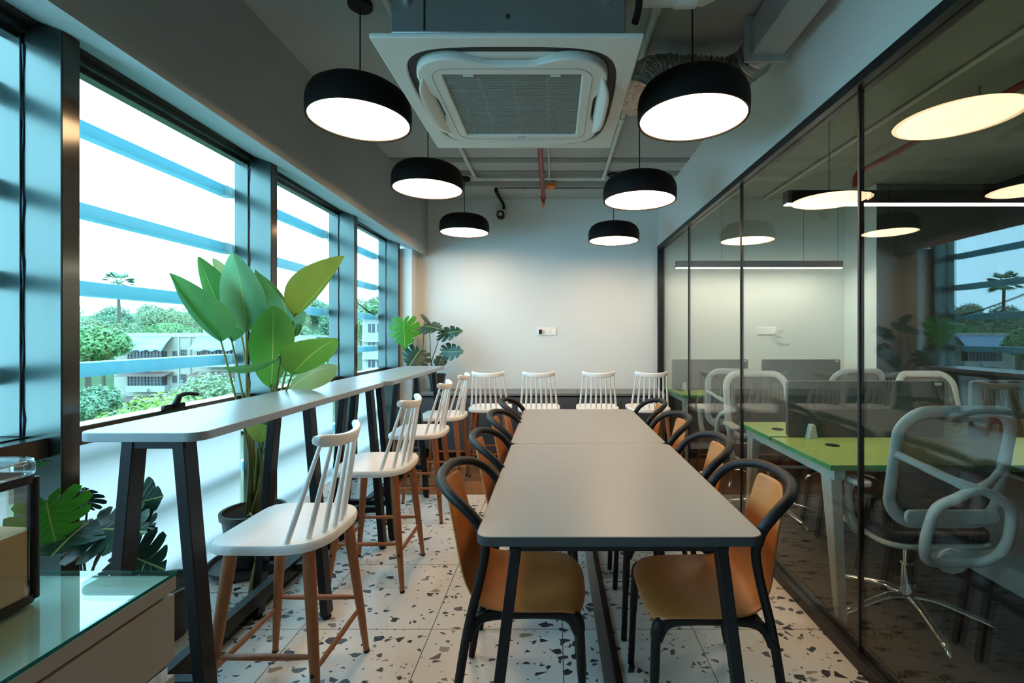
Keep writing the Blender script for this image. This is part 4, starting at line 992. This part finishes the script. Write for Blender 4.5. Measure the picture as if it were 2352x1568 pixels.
def make_office_chair():
    """local front = +y"""
    t = thing('office_chair', '', 'chair', (0, 0, 0), 0, 'grey framed mesh office chairs')
    for k in range(5):
        a = R(90 + 72 * k + 25); c, s_ = math.cos(a), math.sin(a)
        MB().tube(smooth_path([(0, 0, 0.10), (0.10 * c, 0.10 * s_, 0.105), (0.22 * c, 0.22 * s_, 0.075), (0.30 * c, 0.30 * s_, 0.05), (0.318 * c, 0.318 * s_, 0.025), (0.318 * c, 0.318 * s_, 0.0)], 4), [0.022] * 5 + [0.018] * 8 + [0.014] * 8, 10).build('base_spoke', M['chrome'], t)
    MB().lathe([(0.034, 0.075), (0.038, 0.09), (0.032, 0.14), (0.027, 0.15), (0.027, 0.26), (0.018, 0.26), (0.018, 0.40)], n=20).build('gas_lift', M['chrome'], t)
    MB().box(-0.09, -0.16, 0.385, 0.09, 0.10, 0.425).build('mechanism', M['chair_white'], t, bevel=0.012)
    MB().tube(smooth_path([(-0.08, 0.0, 0.41), (-0.2, 0.02, 0.405), (-0.24, 0.02, 0.40)], 5), 0.008, 8).build('lever', M['chair_white'], t)
    MB().prism(rrect(0.50, 0.48, 0.10, 8, 0, 0.01), 0.425, 0.448).build('seat_pan', M['chair_white'], t, bevel=0.008)
    MB().prism(rrect(0.49, 0.47, 0.10, 8, 0, 0.01), 0.448, 0.492).build('seat_cushion', M['seat_fabric'], t, bevel=0.018, seg=3)
    # backrest ring, leaning back and curved
    def bk(x, z):
        v = (z - 0.55) / 0.48
        return Vector((x, -0.225 - 0.09 * v - 0.035 * math.sin(v * math.pi) * -0.4 + 0.5 * x * x * 0.9, z))
    out = rrect(0.50, 0.49, 0.10, 8, 0, 0.79)
    MB().tube([bk(x * (1 - 0.10 * max(0, (z - 0.79)) / 0.245 - 0.10 * max(0, 0.79 - z) / 0.245), z) for x, z in out], 0.028, 12, True, 0.42).build('back_frame', M['chair_white'], t)
    rows = []
    for i in range(15):
        z = 0.56 + 0.46 * i / 14; hw = 0.235 - 0.02 * abs(i - 7) / 7 - (0.06 if i in (0, 14) else 0)
        rows.append([bk(hw * (-1 + 2 * j / 12), z) + Vector((0, 0.006, 0)) for j in range(13)])
    MB().grid(rows).build('back_mesh', M['mesh'], t, angle=80)
    MB().prism(rrect(0.40, 0.06, 0.025, 5, 0, 0.58), -0.262, -0.245, 'y').build('lumbar_bar', M['chair_white'], t, bevel=0.005)
    node = Vector((0.0, -0.375, 0.735))
    for sx in (-1, 1):
        MB().tube(smooth_path([bk(sx * 0.242, 0.85) + Vector((0, -0.012, 0)), Vector((sx * 0.15, -0.315, 0.80)), Vector((sx * 0.06, -0.358, 0.755)), node], 5), [0.016] * 5 + [0.018] * 5 + [0.021] * 6, 10, flat=0.8).build('back_arm', M['chair_white'], t)
    lp_ = [node, (-0.08, -0.372, 0.70), (-0.145, -0.355, 0.655), (-0.165, -0.34, 0.58), (-0.165, -0.315, 0.48), (-0.12, -0.28, 0.405), (0, -0.26, 0.39), (0.12, -0.28, 0.405), (0.165, -0.315, 0.48), (0.165, -0.34, 0.58), (0.145, -0.355, 0.655), (0.08, -0.372, 0.70)]
    MB().tube(smooth_path(lp_, 4, True), 0.020, 10, True).build('back_loop', M['chair_white'], t)
    MB().tube(smooth_path([(0, -0.265, 0.39), (0, -0.15, 0.40), (0, -0.05, 0.405)], 4), [0.05] * 9, 10, flat=1.4).build('spine', M['chair_white'], t)
    for sx in (-1, 1):
        ar = MB().tube(smooth_path([(sx * 0.18, -0.02, 0.42), (sx * 0.25, -0.02, 0.43), (sx * 0.280, -0.01, 0.50), (sx * 0.285, 0.0, 0.60), (sx * 0.28, 0.0, 0.66)], 5), [0.018] * 5 + [0.024] * 11 + [0.028] * 5, 10, flat=0.7).build('armrest', M['chair_white'], t)
        MB().prism(rrect(0.075, 0.25, 0.03, 6, sx * 0.275, 0.0), 0.66, 0.685).build('arm_pad', M['chair_white'], ar, bevel=0.008)
    return t
oc = make_office_chair(); oc.location = (1.685, 2.22, 0); oc.rotation_euler = (0, 0, R(0)); oc['label'] = 'grey mesh office chair nearest, back towards the camera, close to the glass'
dup(oc, (1.60, 3.45, 0), R(176), 'mesh office chair facing the nearer green desk from its far side, closest to the glass')
dup(oc, (3.00, 3.45, 0), R(184), 'mesh office chair facing the nearer green desk from its far side, seen between two screens')
dup(oc, (1.66, 4.32, 0), R(-14), 'mesh office chair at the far green desk, arm turned towards the glass')
dup(oc, (2.62, 4.32, 0), R(5), 'mesh office chair at the far green desk, close to the column')
def linear(x0, x1, y, z, label, drops):
    t = thing('linear_light', label, 'lamp', ((x0 + x1) / 2, y, z), 0, 'black linear pendant lights')
    h = (x1 - x0) / 2
    MB().box(-h, -0.028, 0.006, h, 0.028, 0.08).build('housing', M['lamp_black'], t, bevel=0.002)
    MB().box(-h + 0.004, -0.022, 0.0, h - 0.004, 0.022, 0.008).build('diffuser', M['office_led'], t)
    for x in drops: MB().tube([(x - (x0 + x1) / 2, 0, 0.08), (x - (x0 + x1) / 2, 0, CEIL - z)], 0.002, 6).build('wire', M['lamp_black'], t)
linear(1.34, 3.17, 5.12, 2.085, 'black linear pendant light over the far green desk', (1.85, 2.75, 3.13))
linear(1.36, 4.5, 2.735, 2.115, 'black linear pendant light over the nearer green desk', (1.62, 3.6))
s2 = thing('wall_socket', 'white socket plate with a trailing cable on the office wall', 'socket', (2.52, BACK, 1.40))
MB().box(-0.115, -0.010, -0.045, 0.115, 0, 0.045).build('plate', M['white_plastic'], s2, bevel=0.004)
MB().box(0.06, -0.03, -0.035, 0.085, -0.01, 0.0).build('plug', M['white_plastic'], s2, bevel=0.003)
MB().tube(smooth_path([(0.07, -0.025, -0.03), (0.08, -0.02, -0.08), (0.14, -0.015, -0.12), (0.18, -0.012, -0.09), (0.13, -0.012, -0.05), (0.10, -0.012, -0.09), (0.16, -0.012, -0.14), (0.26, -0.012, -0.14)], 6), 0.004, 8).build('cable', M['ac_white'], s2)
conduit('conduit', [(2.45, 1.0, zc), (2.45, 5.4, zc)], 0.016, M['pipe_white'], 'white conduit on the office ceiling behind the glass', 'conduit', 'white ceiling conduits')
rp2 = tag(MB().tube([(2.75, 0.5, 2.82), (2.75, 4.2, 2.82), (2.75, 4.24, 2.78), (2.75, 4.24, 2.70)], 0.022, 14).build('sprinkler_pipe', M['pipe_red']), 'dark red sprinkler pipe under the office ceiling behind the glass', 'pipe')
for y in (1.2, 3.0): MB().tube([(2.75, y, 2.82), (2.75, y, CEIL)], 0.005, 8).build('hanger_rod', M['galv'], rp2)

# ================================================================== OUTSIDE
M['tree_a'] = leaf_mat('tree_leaves_mid', (0.06, 0.15, 0.045), (0.15, 0.28, 0.085), 0.35, vein=1)
M['tree_b'] = leaf_mat('tree_leaves_blue', (0.055, 0.125, 0.06), (0.125, 0.225, 0.105), 0.35, vein=1)
M['tree_c'] = leaf_mat('tree_leaves_lime', (0.15, 0.25, 0.035), (0.28, 0.38, 0.055), 0.4, vein=1)
M['tree_d'] = leaf_mat('tree_leaves_olive', (0.11, 0.16, 0.07), (0.21, 0.27, 0.12), 0.35, vein=1)
M['bark'] = pbr('tree_bark', (0.09, 0.065, 0.045), 0.9, var=0.3)
M['ground'] = pbr('grass_ground', (0.06, 0.10, 0.04), 0.95, var=0.3, scale=0.2)
M['cream'] = pbr('cream_render', (0.27, 0.245, 0.19), 0.85, var=0.08, scale=0.6)
M['offwhite'] = pbr('white_render', (0.30, 0.29, 0.27), 0.85, var=0.06, scale=0.6)
M['darkwin'] = pbr('dark_window_glass', (0.02, 0.025, 0.03), 0.25, var=0.3, scale=1.5)
M['grillbar'] = pbr('window_grille_bars', (0.09, 0.09, 0.09), 0.6)
M['tarp'] = pbr('blue_tarpaulin', (0.05, 0.15, 0.36), 0.5, var=0.25, scale=0.45, col2=(0.25, 0.28, 0.30))
M['redroof'] = pbr('red_brown_canopy', (0.12, 0.07, 0.06), 0.8, var=0.15, scale=1)
M['metalgrey'] = pbr('grey_unit_casing', (0.3, 0.3, 0.3), 0.6)
GZ = -11.0
struct(MB().box(-170, -20, GZ - 0.5, 40, 170, GZ).build('ground_outside', M['ground']))

hm = MB(); hr = []
for i in range(13):
    Y_ = 84 + i * 4.0
    hr.append([(-130 + 5 * j, Y_, GZ - 0.2 + 18.0 * math.sin(min(1, i / 9) * math.pi / 2) + 0.8 * math.sin(j * 0.9 + i)) for j in range(28)])
struct(hm.grid(hr).build('ground_hill', M['ground'], angle=80, flip=False))
def crown_mesh(seed, n, blobs, size, name):
    rnd = random.Random(seed); m = MB()
    tot = sum(b[3] ** 2 for b in blobs)
    for bx, by, bz, br in blobs:
        for _ in range(int(n * br * br / tot)):
            u = rnd.uniform(-1, 1); a = rnd.uniform(0, 6.283); q = math.sqrt(1 - u * u)
            d = Vector((q * math.cos(a), q * math.sin(a), u))
            rr = br * (rnd.uniform(0.75, 1.06) + 0.10 * math.sin(5 * a + 3 * bz) * math.cos(4 * u))
            c = Vector((bx, by, bz)) + Vector((d.x, d.y, d.z * 0.85)) * rr
            nn = (d + Vector((rnd.uniform(-1, 1), rnd.uniform(-1, 1), rnd.uniform(-0.4, 1.2))) * 0.8).normalized()
            t1 = nn.orthogonal().normalized(); t1 = Matrix.Rotation(rnd.uniform(0, 6.28), 3, nn) @ t1; t2 = nn.cross(t1)
            s_ = size * rnd.uniform(0.6, 1.3)
            v = rnd.random()
            m.add([c + t1 * s_, c + t2 * s_ * 0.5, c - t1 * s_, c - t2 * s_ * 0.5], [(0, 1, 2, 3)], [(0.9, v)] * 4)
    return m
def tree_proto(name, label, cat, seed, n, blobs, size, mat, group, trunk=True):
    t = thing(name, label, cat, (0, 0, 0), 0, group)
    crown_mesh(seed, n, blobs, size, name).build('crown', M[mat], t, flip=False)
    if trunk:
        zb = min(b[2] - b[3] * 0.6 for b in blobs)
        m = MB().tube([(0, 0, -1.0), (0.1, 0, zb * 0.6), (0, 0.1, zb + 1.2)], [0.35, 0.27, 0.16], 8)
        for bx, by, bz, br in blobs[:4]: m.tube([(0, 0.1, zb), (bx * 0.6, by * 0.6, bz - br * 0.2)], [0.15, 0.06], 6)
        m.build('trunk', M['bark'], t)
    return t
def blobset(seed, n, spread, h, r):
    rnd = random.Random(seed)
    return [(rnd.uniform(-spread, spread), rnd.uniform(-spread, spread) * 0.8, h + rnd.uniform(-0.35, 0.45) * spread, r * rnd.uniform(0.6, 1.0)) for _ in range(n)]
hill = []
for i, mt in enumerate(('tree_a', 'tree_b', 'tree_d', 'tree_a')):
    hill.append(tree_proto('hill_tree', 'round crowned tree of the wooded rise beyond the apartment block', 'tree', 20 + i, 5000, blobset(40 + i, 10, 3.0, 12.2, 2.8), 0.24, mt, 'trees on the wooded rise'))
def place(proto, x, y, z, s_, rz, first, label=None, group=None):
    o = proto if first else copy_tree(proto)
    o.location = (x, y, z); o.scale = (s_, s_, s_); o.rotation_euler = (0, 0, rz)
    if label: o['label'] = label
    if group: o['group'] = group
    return o
rnd = random.Random(3); used = set()
spots = []
for row, (Y, top, off) in enumerate(((82, 728, 0), (94.5, 704, 4.2), (107, 682, 8.4))):
    x = (-70 - VX) * Y / F + off
    while x < (930 - VX) * Y / F:
        spots.append((x + rnd.uniform(-0.3, 0.3), Y + rnd.uniform(-0.3, 0.3), top + rnd.uniform(-14, 10) - (24 if x * F / Y + VX < 60 else 0)))
        x += 11.9
for i, (x, Y, top) in enumerate(spots):
    k = i % 4; zt = EYE - (top - VY) * Y / F
    s_ = rnd.uniform(0.94, 1.02)
    place(hill[k], x, Y, zt - 16.0 * s_, s_, rnd.choice((0, math.pi)), k not in used); used.add(k)
# nearer garden trees
near_specs = [
    ('leafy green tree close by, left of the apartment block', 'tree_a', 200, 42, 748, 61, 3.0, 5200, 1.0),
    ('dense tree close by at the foot of the first window', 'tree_b', 20, 34, 800, 62, 4.6, 5200, 0.9),
    ('pale green tree in front of the apartment block, behind the tall plant', 'tree_d', 500, 36, 858, 63, 3.2, 4200, 0.75),
    ('lime green low tree in front of the apartment block', 'tree_c', 395, 27, 905, 64, 3.6, 4200, 0.6),
    ('dark bushy tree below the window with the black handle', 'tree_b', 200, 28, 890, 65, 1.9, 4200, 0.6),
    ('leafy tree beyond the second bar table window', 'tree_a', 706, 53, 796, 66, 4.0, 4200, 0.85),
    ('light green tree low behind the tall plant stems', 'tree_d', 690, 39, 864, 67, 2.2, 3600, 0.7),
    ('round tree above the white block in the last window', 'tree_a', 862, 58, 690, 68, 4.0, 3600, 1.0)]
for lab, mt, px, Y, top, sd_, spread, n, sc_ in near_specs:
    bl = blobset(sd_, 10, spread * 0.62, 0, spread * 0.62); zmx = max(b[2] + b[3] * 0.85 for b in bl)
    zt = EYE - (top - VY) * Y / F; off = zt - zmx - GZ
    bl = [(a, b, c + off, r_) for a, b, c, r_ in bl]
    t = tree_proto('garden_tree', lab, 'tree', sd_, int(n * 2.0), bl, 0.17 * Y / 40 + 0.03, mt, 'garden trees around the blocks')
    t.location = ((px - VX) * Y / F, Y, GZ)
# palm
pp = P(272, 650, 84); pt_ = thing('palm_tree', 'tall fan palm rising above the wooded rise', 'tree', (pp.x, pp.y, GZ))
ph = pp.z - GZ
MB().tube([(0, 0, 0), (0.2, 0, ph * 0.5), (0, 0, ph)], [0.4, 0.3, 0.22], 8).build('trunk', M['bark'], pt_)
pr = random.Random(9); fm = MB()
for k in range(34):
    a = pr.uniform(0, 6.28); el = pr.uniform(-0.5, 1.3); d = Vector((math.cos(a) * math.cos(el), math.sin(a) * math.cos(el), math.sin(el)))
    c0 = Vector((0, 0, ph)); c1 = c0 + d * 1.5
    sdv = d.cross(Vector((0, 0, 1))).normalized(); upv = sdv.cross(d)
    for j in range(11):
        b = (-1 + 2 * j / 10) * 1.2; e = (d * math.cos(b) + sdv * math.sin(b)).normalized()
        tip = c1 + e * 1.5 - Vector((0, 0, 0.35)); wv = e.cross(upv).normalized() * 0.24
        fm.add([c1 - wv, c1 + wv, tip], [(0, 1, 2)], [(0.9, 0.5)] * 3)
    fm.tube([c0, c1], [0.05, 0.03], 5)
for i in range(len(fm.v)): fm.uv.setdefault(i, (0.9, 0.5))
fm.build('crown', M['tree_b'], pt_, flip=False)

# apartment block
BY = 57.0; u_ = BY / F
def bx(px): return (px - VX) * u_
def bz(py): return EYE - (py - VY) * u_
ab = thing('apartment_block', 'cream apartment block with blue tarpaulins seen through the window with the handle', 'building', (bx(420), BY, GZ))
ox, oz = bx(420), GZ
def apart(name, mat, x0, y0, x1, y1, d0=0.0, d1=0.3, parent=None):
    return MB().box(bx(x0) - ox, d0, bz(y1) - oz, bx(x1) - ox, d1, bz(y0) - oz).build(name, mat, parent or ab)
apart('wall', M['cream'], 262, 770, 612, 990, 0.0, 12)
apart('parapet', M['offwhite'], 258, 764, 614, 774, -0.15, 0.1)
apart('roof_room', M['offwhite'], 452, 748, 500, 768, 1.0, 6)
apart('roof_slab', M['redroof'], 446, 746, 506, 750, 0.6, 6.5)
def awin(x0, y0, x1, y1, bars, d=-0.05):
    o = apart('window', M['darkwin'], x0, y0, x1, y1, d, 0.05)
    g = MB(); n = bars
    for k in range(n + 1):
        x = bx(x0) + (bx(x1) - bx(x0)) * k / n - ox; g.box(x - 0.03, d - 0.08, bz(y1) - oz, x + 0.03, d - 0.03, bz(y0) - oz)
    for k in range(4):
        z = bz(y1) + (bz(y0) - bz(y1)) * k / 3 - oz; g.box(bx(x0) - ox, d - 0.08, z - 0.03, bx(x1) - ox, d - 0.03, z + 0.03)
    g.build('grille', M['grillbar'], o)
for f in range(3):
    dy = f * 56
    apart('balcony', M['offwhite'], 305, 828 + dy, 392, 842 + dy, -0.9, 0.02); apart('balcony', M['offwhite'], 478, 828 + dy, 600, 842 + dy, -0.9, 0.02)
    awin(308, 806 + dy, 384, 828 + dy, 10, -0.8); awin(398, 806 + dy, 406, 822 + dy, 2); awin(417, 803 + dy, 428, 822 + dy, 2); awin(454, 805 + dy, 474, 822 + dy, 4); awin(482, 806 + dy, 600, 827 + dy, 14, -0.8)
    if f:
        for x0, x1 in ((290, 400), (452, 606)):
            MB().hexa([(bx(x0) - ox, -1.6, bz(806 + dy) - oz), (bx(x1) - ox, -1.6, bz(806 + dy) - oz), (bx(x1) - ox, 0.05, bz(799 + dy) - oz), (bx(x0) - ox, 0.05, bz(799 + dy) - oz),
                       (bx(x0) - ox, -1.6, bz(805 + dy) - oz), (bx(x1) - ox, -1.6, bz(805 + dy) - oz), (bx(x1) - ox, 0.05, bz(797 + dy) - oz), (bx(x0) - ox, 0.05, bz(797 + dy) - oz)]).build('canopy', M['redroof'], ab)
    apart('air_conditioner', M['metalgrey'], 346, 834 + dy, 358, 841 + dy, -1.3, -0.85)
for x0, x1 in ((292, 398), (456, 606)):
    rows = []
    for i in range(7):
        v = i / 6; rows.append([(bx(x0) + (bx(x1) - bx(x0)) * j / 16 - ox, -1.7 * v - 0.1, bz(771 + 33 * v) - oz + 0.10 * math.sin(j * 1.9 + i) * (0.3 + v)) for j in range(17)])
    MB().grid(rows).build('tarpaulin', M['tarp'], ab, solid=0.04)
for x in (412, 438): MB().tube([(bx(x) - ox, -0.1, 0), (bx(x) - ox, -0.1, bz(772) - oz)], 0.08, 8).build('downpipe', M['offwhite'], ab)
sdh = MB().lathe([(0.02, 0), (0.3, 0.04), (0.55, 0.14)], (0, 0, 0), 20, cap1=False); ds = sdh.build('satellite_dish', M['offwhite'], solid=0.02)
ds.location = (bx(256), BY - 0.6, bz(764)); ds.rotation_euler = (R(60), 0, R(20)); tag(ds, 'white satellite dish on the roof corner of the cream block', 'dish')
MB().tube([(0, 0, 0.0), (0, 0.1, -0.35)], 0.04, 8).build('bracket', M['metalgrey'], ds)
# white block in the last window
BY2 = 40.0; u2 = BY2 / F
def cx_(px): return (px - VX) * u2
def cz_(py): return EYE - (py - VY) * u2
wb = thing('white_block', 'white plastered building seen through the last window before the corner', 'building', (cx_(860), BY2, GZ))
o2 = cx_(860)
MB().box(cx_(832) - o2, 0, 0, cx_(905) - o2, 6, cz_(729) - GZ).build('wall', M['offwhite'], wb)
MB().box(cx_(828) - o2, -0.5, cz_(730) - GZ, cx_(910) - o2, 6.4, cz_(722) - GZ).build('roof', M['cream'], wb)
for r_ in range(3):
    dy = r_ * 40
    MB().box(cx_(835) - o2, -0.35, cz_(785 + dy) - GZ, cx_(908) - o2, 0.02, cz_(778 + dy) - GZ).build('floor_band', M['metalgrey'], wb)
    for x0, x1 in ((846, 861), (867, 881), (888, 900)):
        o = MB().box(cx_(x0) - o2, -0.04, cz_(763 + dy) - GZ, cx_(x1) - o2, 0.02, cz_(744 + dy) - GZ).build('window', M['darkwin'], wb)
        MB().box(cx_((x0 + x1) / 2) - o2 - 0.03, -0.07, cz_(763 + dy) - GZ, cx_((x0 + x1) / 2) - o2 + 0.03, -0.04, cz_(744 + dy) - GZ).build('mullion', M['offwhite'], o)
rb = thing('far_house', 'distant red roofed house glimpsed through the last window', 'building', ((850 - VX) * 124 / F, 124, GZ))
MB().box(-5, 0, 0, 6, 8, 18.5).build('wall', M['cream'], rb)
MB().hexa([(-6, -1, 18.5), (7, -1, 18.5), (7, 9, 18.5), (-6, 9, 18.5), (-4, 3, 20.3), (5, 3, 20.3), (5, 5, 20.3), (-4, 5, 20.3)]).build('roof', M['redroof'], rb)
sh = thing('garden_house', 'small white walled house glimpsed behind the tall plant', 'building', ((712 - VX) * 72 / F, 72, GZ))
MB().box(-1.2, 0, 0, 1.6, 4, 12.0).build('wall', M['offwhite'], sh)
MB().box(-1.5, -0.3, 12.0, 1.9, 4.3, 12.25).build('roof', M['cream'], sh)
# sagging cable outside the last window
cpts = [Vector((FX - 0.01, 4.19, 1.84)), Vector((FX + 0.012, 4.5, 1.72)), Vector((FX + 0.012, 4.9, 1.61)), Vector((FX + 0.008, 5.12, 1.575))]
tag(MB().tube(smooth_path(cpts, 6), 0.008, 8).build('outdoor_cable', M['black_plastic']), 'thin dark cable sagging outside the last window before the corner', 'cable')
